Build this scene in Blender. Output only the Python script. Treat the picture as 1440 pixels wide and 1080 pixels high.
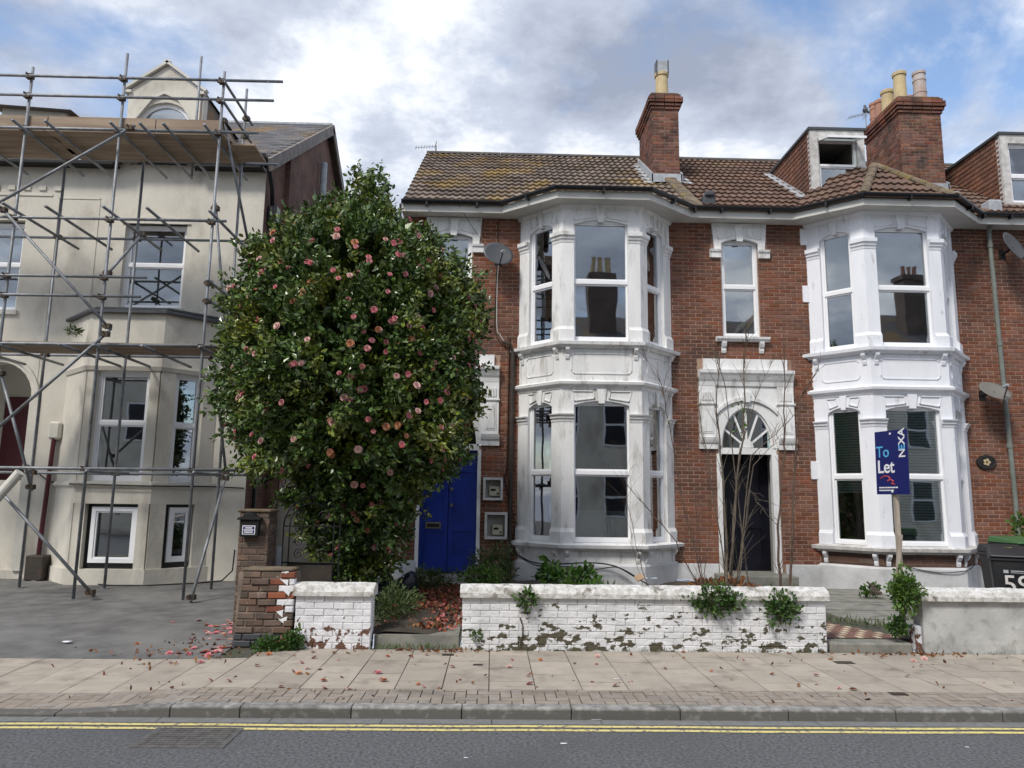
import bpy, math, random
import numpy as np
from mathutils import Vector, Matrix
random.seed(7); rng = np.random.default_rng(7)
for _o in list(bpy.data.objects): bpy.data.objects.remove(_o)
SC = bpy.context.scene; COL = SC.collection
PI = math.pi; R = math.radians

# ---------------------------------------------------------------- camera
CAM_Z = 1.82; FPX = 1050.0
_p, _y, _r = R(8.7), R(1.4), R(0.75)
_fw = Vector((math.sin(_y)*math.cos(_p), math.cos(_y)*math.cos(_p), math.sin(_p)))
_rt = Vector((math.cos(_y), -math.sin(_y), 0)); _up = _rt.cross(_fw)
_rt2 = math.cos(_r)*_rt + math.sin(_r)*_up; _up2 = -math.sin(_r)*_rt + math.cos(_r)*_up
cd = bpy.data.cameras.new('camera'); cam = bpy.data.objects.new('camera', cd); COL.objects.link(cam)
cam.matrix_world = Matrix(((_rt2.x, _up2.x, -_fw.x, 0), (_rt2.y, _up2.y, -_fw.y, 0), (_rt2.z, _up2.z, -_fw.z, CAM_Z), (0, 0, 0, 1)))
cd.sensor_width = 36; cd.lens = FPX*36/1440; cd.clip_end = 2000; cd.clip_start = .05
SC.camera = cam
def at(px, py, Y):          # world point on the plane at depth Y that was measured at this place of the photograph
    r = _fw + _rt2*((px-720)/FPX) - _up2*((py-540)/FPX)
    t = Y/r.y
    return Vector((r.x*t, Y, CAM_Z+r.z*t))
def atz(px, py, Z):
    r = _fw + _rt2*((px-720)/FPX) - _up2*((py-540)/FPX)
    t = (Z-CAM_Z)/r.z
    return Vector((r.x*t, r.y*t, Z))

# ---------------------------------------------------------------- world, sun, exposure
SUN_EL, SUN_AZ = R(48), math.atan2(-.55, -.75)       # azimuth as atan2(x, y)
W = bpy.data.worlds.new('World'); SC.world = W; W.use_nodes = True
nt = W.node_tree; nt.nodes.clear()
def N(t, typ, **kw):
    n = t.nodes.new(typ)
    for k, v in kw.items(): setattr(n, k, v)
    return n
sky = N(nt, 'ShaderNodeTexSky', sky_type='NISHITA', sun_disc=False, sun_elevation=SUN_EL, sun_rotation=SUN_AZ)
bg1 = N(nt, 'ShaderNodeBackground'); bg1.inputs[1].default_value = .12
nt.links.new(sky.outputs[0], bg1.inputs[0])
tc = N(nt, 'ShaderNodeTexCoord'); sp = N(nt, 'ShaderNodeSeparateXYZ'); nt.links.new(tc.outputs['Generated'], sp.inputs[0])
def mth(t, op, a, b=None, c=None):
    n = N(t, 'ShaderNodeMath', operation=op)
    for i, v in enumerate((a, b, c)):
        if v is None: continue
        if isinstance(v, (int, float)): n.inputs[i].default_value = v
        else: t.links.new(v, n.inputs[i])
    return n.outputs[0]
zz = mth(nt, 'ADD', mth(nt, 'MAXIMUM', sp.outputs[2], 0), .22)
cb = N(nt, 'ShaderNodeCombineXYZ')
nt.links.new(mth(nt, 'DIVIDE', sp.outputs[0], zz), cb.inputs[0]); nt.links.new(mth(nt, 'DIVIDE', sp.outputs[1], zz), cb.inputs[1])
mp = N(nt, 'ShaderNodeMapping'); mp.inputs['Location'].default_value = (1.35, 1.0, 0); mp.inputs['Scale'].default_value = (1, 1.1, 1)
nt.links.new(cb.outputs[0], mp.inputs[0])
n1 = N(nt, 'ShaderNodeTexNoise'); n1.inputs['Scale'].default_value = 1.15; n1.inputs['Detail'].default_value = 9; n1.inputs['Roughness'].default_value = .57; n1.inputs['Distortion'].default_value = .25
n2 = N(nt, 'ShaderNodeTexNoise'); n2.inputs['Scale'].default_value = 1.7; n2.inputs['Detail'].default_value = 8; n2.inputs['Roughness'].default_value = .62
mp2 = N(nt, 'ShaderNodeMapping'); mp2.inputs['Location'].default_value = (5.295, 1.3, 3); nt.links.new(cb.outputs[0], mp2.inputs[0])
nt.links.new(mp.outputs[0], n1.inputs[0]); nt.links.new(mp2.outputs[0], n2.inputs[0])
cov = N(nt, 'ShaderNodeValToRGB'); cov.color_ramp.elements[0].position = .39; cov.color_ramp.elements[1].position = .49
cov.color_ramp.elements[0].color = (0, 0, 0, 1); cov.color_ramp.elements[1].color = (1, 1, 1, 1)
nt.links.new(n1.outputs[0], cov.inputs[0])
cc = N(nt, 'ShaderNodeValToRGB'); e = cc.color_ramp.elements
e[0].position = .36; e[0].color = (.27, .305, .39, 1); e[1].position = .63; e[1].color = (.98, .99, 1.0, 1)
m_ = cc.color_ramp.elements.new(.50); m_.color = (.47, .515, .61, 1)
nt.links.new(n2.outputs[0], cc.inputs[0])
bg2 = N(nt, 'ShaderNodeBackground'); bg2.inputs[1].default_value = .70; nt.links.new(cc.outputs[0], bg2.inputs[0])
mx = N(nt, 'ShaderNodeMixShader'); nt.links.new(cov.outputs[0], mx.inputs[0]); nt.links.new(bg1.outputs[0], mx.inputs[1]); nt.links.new(bg2.outputs[0], mx.inputs[2])
wo = N(nt, 'ShaderNodeOutputWorld'); nt.links.new(mx.outputs[0], wo.inputs[0])
sl = bpy.data.lights.new('sun', 'SUN'); sl.energy = 1.5; sl.angle = R(12); sl.color = (1, .95, .87)
so = bpy.data.objects.new('sun', sl); COL.objects.link(so)
sd = Vector((math.sin(SUN_AZ)*math.cos(SUN_EL), math.cos(SUN_AZ)*math.cos(SUN_EL), math.sin(SUN_EL)))
so.rotation_euler = sd.to_track_quat('Z', 'Y').to_euler(); so.location = (-8, -10, 20)
vs = SC.view_settings; vs.view_transform = 'Standard'; vs.look = 'None'; vs.gamma = 1; vs.use_curve_mapping = False
vs.exposure = 1.0

# ---------------------------------------------------------------- materials
MATS = {}
def mat(name, c1, c2=None, rough=.8, scale=6, lo=.4, hi=.6, detail=6, rnd=0, bump=0, bscale=60, metal=0, spec=.4, stretch=(1, 1, 1), c3=None, s3=2, lo3=.55, hi3=.65, zmix=None, hue=0, trans=0):
    m = bpy.data.materials.new(name); m.use_nodes = True; t = m.node_tree; b = t.nodes['Principled BSDF']
    b.inputs['Roughness'].default_value = rough; b.inputs['Metallic'].default_value = metal; b.inputs['Specular IOR Level'].default_value = spec
    g = N(t, 'ShaderNodeNewGeometry'); mpn = N(t, 'ShaderNodeMapping'); mpn.inputs['Scale'].default_value = stretch
    t.links.new(g.outputs['Position'], mpn.inputs[0]); pos = mpn.outputs[0]
    def noise(s, d=detail, off=0):
        n = N(t, 'ShaderNodeTexNoise', noise_dimensions='4D'); n.inputs['Scale'].default_value = s; n.inputs['Detail'].default_value = d; n.inputs['Roughness'].default_value = .6; n.inputs['W'].default_value = off
        t.links.new(pos, n.inputs['Vector']); return n.outputs[0]
    def ramp(v, a, bb):
        n = N(t, 'ShaderNodeMapRange'); n.inputs[1].default_value = a; n.inputs[2].default_value = bb
        t.links.new(v, n.inputs[0]); return n.outputs[0]
    def mixc(f, a, bb):
        n = N(t, 'ShaderNodeMix', data_type='RGBA')
        t.links.new(f, n.inputs[0])
        for i, v in ((6, a), (7, bb)):
            if isinstance(v, tuple): n.inputs[i].default_value = (*v, 1)
            else: t.links.new(v, n.inputs[i])
        return n.outputs[2]
    col = c1
    if c2: col = mixc(ramp(noise(scale), lo, hi), c1, c2)
    if c3:
        f = ramp(noise(s3, off=5.3), lo3, hi3)
        if zmix:      # wear that favours one height band (z0 -> more, z1 -> none)
            sx = N(t, 'ShaderNodeSeparateXYZ'); t.links.new(g.outputs['Position'], sx.inputs[0])
            f0 = noise(s3, off=5.3)
            zz_ = ramp(sx.outputs[2], zmix[0], zmix[1])
            f = ramp(mth(t, 'SUBTRACT', f0, mth(t, 'MULTIPLY', zz_, zmix[2])), lo3, hi3)
        col = mixc(f, col, c3)
    if rnd:
        oi = N(t, 'ShaderNodeObjectInfo')
        rv = mth(t, 'FRACT', mth(t, 'ADD', mth(t, 'MULTIPLY', oi.outputs['Random'], 7.31), g.outputs['Random Per Island']))
        hs = N(t, 'ShaderNodeHueSaturation')
        t.links.new(mth(t, 'ADD', mth(t, 'MULTIPLY', rv, 2*rnd), 1-rnd), hs.inputs['Value'])
        if hue:
            rv2 = mth(t, 'FRACT', mth(t, 'MULTIPLY', rv, 13.7))
            t.links.new(mth(t, 'ADD', mth(t, 'MULTIPLY', rv2, 2*hue), .5-hue), hs.inputs['Hue'])
            rv3 = mth(t, 'FRACT', mth(t, 'MULTIPLY', rv, 29.3))
            t.links.new(mth(t, 'ADD', mth(t, 'MULTIPLY', rv3, .3), .84), hs.inputs['Saturation'])
        if isinstance(col, tuple): hs.inputs['Color'].default_value = (*col, 1)
        else: t.links.new(col, hs.inputs['Color'])
        col = hs.outputs[0]
    if isinstance(col, tuple): b.inputs['Base Color'].default_value = (*col, 1)
    else: t.links.new(col, b.inputs['Base Color'])
    if bump:
        bn = N(t, 'ShaderNodeBump'); bn.inputs['Strength'].default_value = 1; bn.inputs['Distance'].default_value = bump
        t.links.new(noise(bscale, 4, 2.2), bn.inputs['Height']); t.links.new(bn.outputs[0], b.inputs['Normal'])
    if trans:
        b.inputs['Transmission Weight'].default_value = 0
        tr = N(t, 'ShaderNodeBsdfTranslucent')
        if isinstance(col, tuple): tr.inputs[0].default_value = (*col, 1)
        else: t.links.new(col, tr.inputs[0])
        ms = N(t, 'ShaderNodeMixShader'); ms.inputs[0].default_value = trans
        out = t.nodes['Material Output']
        t.links.new(b.outputs[0], ms.inputs[1]); t.links.new(tr.outputs[0], ms.inputs[2]); t.links.new(ms.outputs[0], out.inputs[0])
    MATS[name] = m
    return m
def glass(name, base=.14, tint=(.75, .8, .8)):
    m = bpy.data.materials.new(name); m.use_nodes = True; t = m.node_tree; t.nodes.remove(t.nodes['Principled BSDF'])
    tr = N(t, 'ShaderNodeBsdfTransparent'); tr.inputs[0].default_value = (*tint, 1)
    gl = N(t, 'ShaderNodeBsdfGlossy'); gl.inputs['Roughness'].default_value = .015; gl.inputs[0].default_value = (.95, .97, 1, 1)
    lw = N(t, 'ShaderNodeFresnel'); lw.inputs[0].default_value = 1.5
    f = mth(t, 'MINIMUM', mth(t, 'ADD', mth(t, 'MULTIPLY', lw.outputs[0], 1.2), base), 1)
    nz = N(t, 'ShaderNodeTexNoise'); nz.inputs['Scale'].default_value = .9; g = N(t, 'ShaderNodeNewGeometry'); t.links.new(g.outputs['Position'], nz.inputs[0])
    bn = N(t, 'ShaderNodeBump'); bn.inputs['Strength'].default_value = 1; bn.inputs['Distance'].default_value = .003; t.links.new(nz.outputs[0], bn.inputs['Height']); t.links.new(bn.outputs[0], gl.inputs['Normal'])
    ms = N(t, 'ShaderNodeMixShader'); t.links.new(f, ms.inputs[0]); t.links.new(tr.outputs[0], ms.inputs[1]); t.links.new(gl.outputs[0], ms.inputs[2])
    t.links.new(ms.outputs[0], t.nodes['Material Output'].inputs[0]); MATS[name] = m; return m
def brickmat(name, c1, c2, mortar, vertical_x=True, w=.225, h=.075):
    m = mat(name, c1); t = m.node_tree; b = t.nodes['Principled BSDF']; g = N(t, 'ShaderNodeNewGeometry'); s = N(t, 'ShaderNodeSeparateXYZ'); t.links.new(g.outputs['Position'], s.inputs[0])
    c = N(t, 'ShaderNodeCombineXYZ'); t.links.new(mth(t, 'ADD', s.outputs[0], s.outputs[1]), c.inputs[0]); t.links.new(s.outputs[2], c.inputs[1])
    br = N(t, 'ShaderNodeTexBrick'); br.inputs['Scale'].default_value = 1; br.inputs['Brick Width'].default_value = w; br.inputs['Row Height'].default_value = h; br.inputs['Mortar Size'].default_value = .006; br.inputs['Bias'].default_value = -.1
    for i, cl in ((1, c1), (2, c2), (3, mortar)): br.inputs[i].default_value = (*cl, 1)
    t.links.new(c.outputs[0], br.inputs[0])
    nz = N(t, 'ShaderNodeTexNoise'); nz.inputs['Scale'].default_value = 1.6; nz.inputs['Detail'].default_value = 8; t.links.new(g.outputs['Position'], nz.inputs[0])
    mr = N(t, 'ShaderNodeMapRange'); mr.inputs[1].default_value = .3; mr.inputs[2].default_value = .7; mr.inputs[3].default_value = .65; mr.inputs[4].default_value = 1.3; t.links.new(nz.outputs[0], mr.inputs[0])
    hs = N(t, 'ShaderNodeHueSaturation'); t.links.new(br.outputs[0], hs.inputs['Color']); t.links.new(mr.outputs[0], hs.inputs['Value'])
    t.links.new(hs.outputs[0], b.inputs['Base Color']); b.inputs['Roughness'].default_value = .9
    return m
mat('brick', (.205, .083, .050), (.155, .066, .043), .92, 1.2, .4, .62, rnd=.24, hue=.006, bump=.006, bscale=55, c3=(.072, .040, .033), s3=.75, lo3=.48, hi3=.72)
mat('chimbrick', (.20, .085, .055), (.12, .055, .04), .92, 3, .4, .62, rnd=.35, hue=.012, bump=.004, bscale=60, c3=(.055, .04, .033), s3=2.2, lo3=.54, hi3=.68)
mat('mortar', (.38, .25, .185), (.22, .145, .11), .95, 2.5, bump=.003)
mat('mortar_dark', (.24, .19, .15), (.13, .105, .09), .95, 3)
mat('white', (.79, .79, .785), (.66, .66, .66), .6, 2.2, .42, .72, bump=.007, bscale=30, c3=(.43, .41, .38), s3=4.2, lo3=.53, hi3=.70, stretch=(1.6, 1.6, .45), detail=11)
mat('whiteB', (.80, .815, .86), (.72, .735, .78), .55, 2.2, .42, .72, bump=.003, bscale=25, c3=(.46, .45, .44), s3=5.0, lo3=.61, hi3=.72, stretch=(1.6, 1.6, .55))
mat('sillold', (.62, .61, .59), (.42, .40, .38), .7, 7, .4, .62, bump=.006, bscale=30)
mat('plinth', (.60, .61, .62), (.44, .44, .44), .75, 2.5, .4, .66, bump=.006, bscale=22, c3=(.22, .22, .20), s3=3, lo3=.58, hi3=.72, zmix=(.2, .9, .16))
mat('fascia', (.60, .59, .55), (.50, .49, .46), .5, 2)
mat('pvc', (.82, .83, .85), rough=.3)
mat('gutter', (.012, .012, .014), rough=.3)
mat('tile', (.215, .17, .138), (.13, .10, .083), .9, 1.3, .38, .62, rnd=.24, bump=.004, bscale=40, c3=(.29, .195, .06), s3=1.25, lo3=.51, hi3=.70)
mat('tileB', (.175, .105, .075), (.12, .08, .062), .9, 1.3, .38, .62, rnd=.22, bump=.004, bscale=40, c3=(.16, .125, .06), s3=1.2, lo3=.60, hi3=.74)
mat('hungtile', (.20, .09, .055), (.14, .07, .05), .9, 2, rnd=.25)
mat('deck', (.025, .02, .018), rough=1)
mat('ridgecap', (.075, .07, .068), (.11, .10, .085), .9, 6)
mat('mossmortar', (.20, .155, .105), (.11, .085, .06), .95, 4, bump=.02, bscale=14, c3=(.20, .15, .04), s3=3)
mat('netting', (.52, .58, .62), rough=.9)
mat('lead', (.42, .44, .47), (.30, .32, .34), .55, 5)
mat('lead_dark', (.06, .065, .072), rough=.5)
mat('pot_cream', (.55, .44, .25), (.46, .36, .21), .75, 5)
mat('pot_red', (.42, .22, .15), (.34, .18, .13), .8, 5)
mat('pot_grey', (.48, .44, .42), (.40, .30, .26), .8, 4)
mat('blue', (.012, .035, .26), (.010, .026, .19), .38, 3, .4, .65, c3=(.07, .12, .36), s3=7, lo3=.66, hi3=.74)
mat('navy', (.006, .007, .016), (.004, .004, .008), .35, 4)
mat('black', (.012, .012, .013), rough=.45)
mat('bin', (.017, .018, .020), (.024, .025, .027), .5, 5, bump=.002)
mat('bingreen', (.05, .13, .045), rough=.4)
mat('yellowpaper', (.75, .70, .05), rough=.6)
mat('metal_dark', (.05, .046, .042), (.075, .058, .046), .6, 8, metal=.4)
mat('castiron', (.13, .125, .12), (.085, .08, .075), .8, 14)
mat('brass', (.25, .22, .15), rough=.4, metal=.7)
mat('render', (.66, .625, .545), (.55, .52, .455), .92, 1.1, .38, .64, detail=11, bump=.008, bscale=26, c3=(.39, .36, .31), s3=1.3, lo3=.52, hi3=.70, stretch=(1, 1, .55))
mat('render_new', (.62, .60, .54), (.54, .52, .46), .92, 2, bump=.004, bscale=30)
mat('slate', (.085, .085, .095), (.13, .12, .115), .75, 2, rnd=.3, c3=(.21, .13, .055), s3=.8, lo3=.50, hi3=.62)
mat('timber', (.38, .29, .21), (.26, .19, .14), .85, 3, stretch=(.25, 3, 3), rnd=.18, bump=.003, bscale=30)
mat('barge', (.26, .225, .20), (.17, .15, .135), .8, 4)
mat('steel', (.27, .28, .30), (.18, .19, .20), .55, 5, metal=.45, c3=(.13, .115, .10), s3=4, lo3=.58, hi3=.7)
mat('coupler', (.055, .05, .045), (.09, .06, .04), .6, 10, metal=.5)
mat('maroon', (.075, .012, .018), rough=.5)
mat('interior', (.30, .29, .275), rough=1)
mat('interior_light', (.52, .58, .57), rough=1)
mat('blind', (.74, .80, .74), rough=.7)
mat('asphalt', (.165, .167, .173), (.06, .061, .065), .92, 38, .38, .62, detail=8, bump=.006, bscale=150, c3=(.085, .085, .088), s3=.7, lo3=.50, hi3=.72)
mat('drive', (.185, .18, .172), (.105, .102, .098), .95, 3.2, .36, .64, detail=14, bump=.006, bscale=110, c3=(.22, .215, .205), s3=.6, lo3=.5, hi3=.74)
mat('channel', (.20, .20, .195), (.16, .16, .155), .9, 12, bump=.003)
mat('yellow', (.72, .60, .22), (.58, .50, .24), .7, 9, .4, .7, c3=(.20, .185, .14), s3=26, lo3=.54, hi3=.60)
mat('slab', (.40, .35, .29), (.335, .292, .243), .92, 5, .4, .65, detail=9, rnd=.10, bump=.003, bscale=60, c3=(.22, .19, .155), s3=3.2, lo3=.54, hi3=.70)
mat('paver', (.315, .27, .225), (.26, .222, .185), .92, 12, rnd=.10, hue=.004, bump=.003, bscale=60, c3=(.19, .165, .14), s3=1.8, lo3=.52, hi3=.72)
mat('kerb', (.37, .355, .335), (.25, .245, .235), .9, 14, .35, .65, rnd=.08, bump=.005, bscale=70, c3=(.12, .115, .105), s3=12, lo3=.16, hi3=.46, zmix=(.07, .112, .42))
mat('joint', (.085, .078, .066), (.06, .07, .04), 1, 8)
mat('concrete', (.26, .25, .22), (.18, .18, .155), .95, 6, bump=.006, bscale=40, c3=(.10, .115, .06), s3=3, lo3=.55, hi3=.7)
mat('soil', (.075, .06, .045), (.045, .04, .03), 1, 6, bump=.03, bscale=12)
mat('wallpaint', (.74, .74, .76), (.58, .58, .60), .7, 5, .46, .70, detail=9, bump=.012, bscale=24, c3=(.125, .062, .042), s3=8.5, lo3=.485, hi3=.495, zmix=(.10, .55, .17))
mat('wallpaint_moss', (.72, .72, .735), (.54, .55, .55), .75, 5, .44, .68, detail=9, bump=.014, bscale=24, c3=(.085, .075, .048), s3=9.5, lo3=.492, hi3=.506, zmix=(.10, .72, .15), stretch=(.75, 1, 1.3))
mat('coping', (.70, .69, .67), (.42, .405, .37), .8, 17, .40, .62, detail=10, bump=.012, bscale=22, c3=(.23, .21, .18), s3=5, lo3=.58, hi3=.64)
mat('wallrender', (.50, .50, .48), (.38, .38, .365), .8, 3, .40, .66, detail=10, bump=.006, bscale=22, c3=(.27, .27, .25), s3=5, lo3=.54, hi3=.70)
mat('pierbrick', (.15, .10, .075), (.10, .075, .06), .95, 5, .4, .6, rnd=.3, hue=.01, bump=.008, bscale=50, c3=(.26, .24, .20), s3=6, lo3=.60, hi3=.66)
mat('pierred', (.28, .095, .05), (.20, .075, .05), .95, 6, rnd=.2, bump=.008, bscale=50)
mat('bark', (.12, .095, .07), (.07, .055, .045), .95, 12, bump=.006, bscale=40)
mat('twig', (.13, .085, .06), (.085, .055, .045), .9, 9)
mat('stem_green', (.15, .125, .095), (.10, .082, .065), .9, 9)
mat('leaf', (.058, .105, .024), (.092, .148, .033), .28, 3, rnd=.42, hue=.02, spec=.55, c3=(.23, .255, .045), s3=1.7, lo3=.50, hi3=.64)
mat('ivyleaf', (.045, .10, .022), (.075, .14, .03), .45, 6, rnd=.35, hue=.02, trans=.15)
mat('bushleaf', (.065, .13, .025), (.11, .19, .035), .5, 6, rnd=.35, hue=.02, trans=.2)
mat('weedleaf', (.05, .085, .025), (.09, .12, .04), .6, 5, rnd=.35, hue=.02, trans=.2)
mat('petal', (.62, .16, .19), (.60, .25, .25), .6, 20, rnd=.18, hue=.015, trans=.15)
mat('petal_dark', (.42, .12, .11), (.30, .10, .06), .7, 20, rnd=.3, hue=.012)
mat('petal_old', (.36, .13, .06), (.45, .21, .11), .8, 20, rnd=.25, hue=.01)
mat('petal_pale', (.62, .42, .36), (.55, .27, .25), .7, 20, rnd=.15)
mat('litterleaf', (.17, .07, .03), (.24, .11, .05), .9, 9, rnd=.4, hue=.015)
mat('paper', (.75, .76, .78), rough=.7)
mat('bluebag', (.30, .40, .60), (.55, .58, .62), .4, 12)
mat('cardboard', (.36, .24, .15), rough=.9)
mat('signblue', (.013, .018, .12), rough=.32)
mat('signcyan', (.10, .42, .72), rough=.4)
mat('signred', (.65, .10, .10), rough=.4)
mat('postwood', (.42, .37, .31), (.30, .25, .20), .85, 8, stretch=(3, 3, .4))
mat('dish', (.085, .09, .10), rough=.45)
mat('dish_old', (.17, .16, .145), rough=.6)
mat('pipe_grey', (.20, .22, .20), (.15, .165, .15), .6, 4)
mat('cable', (.012, .011, .011), rough=.6)
mat('cable_white', (.50, .49, .47), rough=.6)
mat('meterbox', (.60, .60, .58), (.45, .44, .42), .5, 6)
mat('meter', (.46, .43, .34), rough=.5)
mat('tarp', (.012, .014, .025), rough=.28)
mat('silver', (.62, .63, .65), rough=.3, metal=.3)
mat('iron', (.012, .012, .013), rough=.5)
mat('redtile', (.22, .12, .095), (.17, .095, .078), .85, 6, rnd=.15)
mat('creamtile', (.52, .42, .30), (.44, .36, .26), .85, 6, rnd=.15)
brickmat('flankbrick', (.18, .088, .064), (.12, .064, .05), (.17, .125, .10))
brickmat('farbrick', (.13, .095, .08), (.10, .075, .065), (.17, .14, .12))
brickmat('apronbrick', (.11, .058, .042), (.075, .042, .034), (.13, .10, .08))
glass('glass', .20); glass('glass_soft', .17, (.82, .86, .86))

# ---------------------------------------------------------------- helpers
class MB:
    def __init__(s): s.v = []; s.f = []
    def add(s, vs, fs):
        k = len(s.v); s.v += [tuple(p) for p in vs]; s.f += [tuple(i+k for i in f) for f in fs]; return s
    def box(s, x0, x1, y0, y1, z0, z1):
        return s.add([(x0, y0, z0), (x1, y0, z0), (x1, y1, z0), (x0, y1, z0), (x0, y0, z1), (x1, y0, z1), (x1, y1, z1), (x0, y1, z1)],
                     [(0, 3, 2, 1), (4, 5, 6, 7), (0, 1, 5, 4), (1, 2, 6, 5), (2, 3, 7, 6), (3, 0, 4, 7)])
    def obox(s, c, a, b, d):        # centre and three half vectors
        c, a, b, d = map(Vector, (c, a, b, d))
        P = [c-a-b-d, c+a-b-d, c+a+b-d, c-a+b-d, c-a-b+d, c+a-b+d, c+a+b+d, c-a+b+d]
        return s.add(P, [(0, 3, 2, 1), (4, 5, 6, 7), (0, 1, 5, 4), (1, 2, 6, 5), (2, 3, 7, 6), (3, 0, 4, 7)])
    def tube(s, p, q, r, n=8, r2=None, cap=True):
        p, q = Vector(p), Vector(q); d = (q-p).normalized(); a = d.orthogonal().normalized(); b = d.cross(a); r2 = r if r2 is None else r2
        P = []
        for c, rr in ((p, r), (q, r2)):
            for i in range(n):
                t = 2*PI*i/n; P.append(c+a*math.cos(t)*rr+b*math.sin(t)*rr)
        F = [(i, (i+1) % n, n+(i+1) % n, n+i) for i in range(n)]
        if cap: F += [tuple(range(n-1, -1, -1)), tuple(range(n, 2*n))]
        return s.add(P, F)
    def path(s, pts, r, n=6, r2=None):
        r2 = r if r2 is None else r2; m = len(pts)-1
        for i in range(m): s.tube(pts[i], pts[i+1], r+(r2-r)*i/m, n, r+(r2-r)*(i+1)/m)
        return s
    def lathe(s, c, prof, n=14, ax=None):    # prof [(r, z)]
        P = []; c = Vector(c)
        for r, z in prof:
            for i in range(n): P.append(c+Vector((r*math.cos(2*PI*i/n), r*math.sin(2*PI*i/n), z)))
        F = [(j*n+i, j*n+(i+1) % n, (j+1)*n+(i+1) % n, (j+1)*n+i) for j in range(len(prof)-1) for i in range(n)]
        F += [tuple(range(n-1, -1, -1)), tuple((len(prof)-1)*n+i for i in range(n))]
        return s.add(P, F)
    def prism(s, pts, vec):
        n = len(pts); vec = Vector(vec); P = [Vector(p) for p in pts]
        return s.add(P+[p+vec for p in P], [tuple(range(n)), tuple(range(2*n-1, n-1, -1))]+[(i, n+i, n+(i+1) % n, (i+1) % n) for i in range(n)])
    def sweep(s, plan, prof, wall=False):
        pl = [Vector((p[0], p[1])) for p in plan]; nn = []
        for i in range(len(pl)-1):
            d = (pl[i+1]-pl[i]).normalized(); nn.append(Vector((d.y, -d.x)))
        offs = []
        for i in range(len(pl)):
            if i == 0 or i == len(pl)-1:
                n = nn[0] if i == 0 else nn[-1]
                offs.append(Vector((1/n.x, 0)) if wall and abs(n.x) > .2 else n)
            else:
                a, b = nn[i-1], nn[i]; offs.append((a+b)/(1+a.dot(b)))
        P = []; m = len(prof)
        for p, o in zip(pl, offs):
            for d, z in prof: P.append((p.x+o.x*d, p.y+o.y*d, z))
        F = [(i*m+j, i*m+(j+1) % m, (i+1)*m+(j+1) % m, (i+1)*m+j) for i in range(len(pl)-1) for j in range(m)]
        F += [tuple(range(m-1, -1, -1)), tuple((len(pl)-1)*m+j for j in range(m))]
        return s.add(P, F)
    def build(s, name, material, parent=None, smooth=False, bevel=0, label=None, kind=None):
        me = bpy.data.meshes.new(name); me.from_pydata(s.v, [], s.f); me.update()
        import bmesh
        bm = bmesh.new(); bm.from_mesh(me); bmesh.ops.recalc_face_normals(bm, faces=bm.faces)
        if bevel: bmesh.ops.bevel(bm, geom=[e for e in bm.edges if len(e.link_faces) == 2 and e.calc_face_angle(0) > .5], offset=bevel, segments=1, affect='EDGES')
        bm.to_mesh(me); bm.free()
        me.materials.append(MATS[material])
        if smooth: me.shade_smooth()
        return link(name, me, parent, label, kind)
WORLD = {}
def link(name, me, parent=None, label=None, kind=None):
    o = bpy.data.objects.new(name, me); COL.objects.link(o)
    if parent is not None:
        o.parent = parent
        if parent.name in WORLD: o.matrix_parent_inverse = WORLD[parent.name]
    if label: o['label'] = label
    if kind: o['kind'] = kind
    return o
def thing(name, label, cat, loc=(0, 0, 0), group=None):
    o = bpy.data.objects.new(name, None); COL.objects.link(o); o.location = loc; o.empty_display_size = .2
    o['label'] = label; o['category'] = cat
    if group: o['group'] = group
    WORLD[o.name] = Matrix.Translation(-Vector(loc))
    return o
def tag(o, label, cat, group=None):
    o['label'] = label; o['category'] = cat
    if group: o['group'] = group
    return o
def struct(o): o['kind'] = 'structure'; return o
_mc = {}
def boxmesh(key, sx, sy, sz, material, bev=.004):
    k = (key, round(sx, 2), round(sy, 3), round(sz, 3), material)
    if k not in _mc:
        m = MB().box(-sx/2, sx/2, -sy/2, sy/2, -sz/2, sz/2)
        if bev:      # chamfered front (−y) face
            b = bev; x, y, z = sx/2, sy/2, sz/2
            m = MB(); m.add([(-x, y, -z), (x, y, -z), (x, y, z), (-x, y, z), (-x, -y+b, -z), (x, -y+b, -z), (x, -y+b, z), (-x, -y+b, z), (-x+b, -y, -z+b), (x-b, -y, -z+b), (x-b, -y, z-b), (-x+b, -y, z-b)],
                            [(0, 1, 5, 4), (1, 2, 6, 5), (2, 3, 7, 6), (3, 0, 4, 7), (4, 5, 9, 8), (5, 6, 10, 9), (6, 7, 11, 10), (7, 4, 8, 11), (8, 9, 10, 11)])
        me = bpy.data.meshes.new(key); me.from_pydata(m.v, [], m.f); me.update(); me.materials.append(MATS[material]); _mc[k] = me
    return _mc[k]
def emit(name, pieces, parent, limit=300, restname=None):
    """pieces: (mesh, Matrix); the first `limit` become objects, the rest one joined part"""
    for me, M in pieces[:limit]:
        o = link(name, me, parent); o.matrix_basis = M
    rest = pieces[limit:]
    if rest:
        V = []; F = []; k = 0
        for me, M in rest:
            co = [M @ v.co for v in me.vertices]; V += [tuple(c) for c in co]; F += [tuple(i+k for i in p.vertices) for p in me.polygons]; k += len(co)
        me = bpy.data.meshes.new(restname or name+'work'); me.from_pydata(V, [], F); me.update(); me.materials.append(rest[0][0].materials[0])
        link(restname or name+'work', me, parent, kind='stuff')
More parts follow.
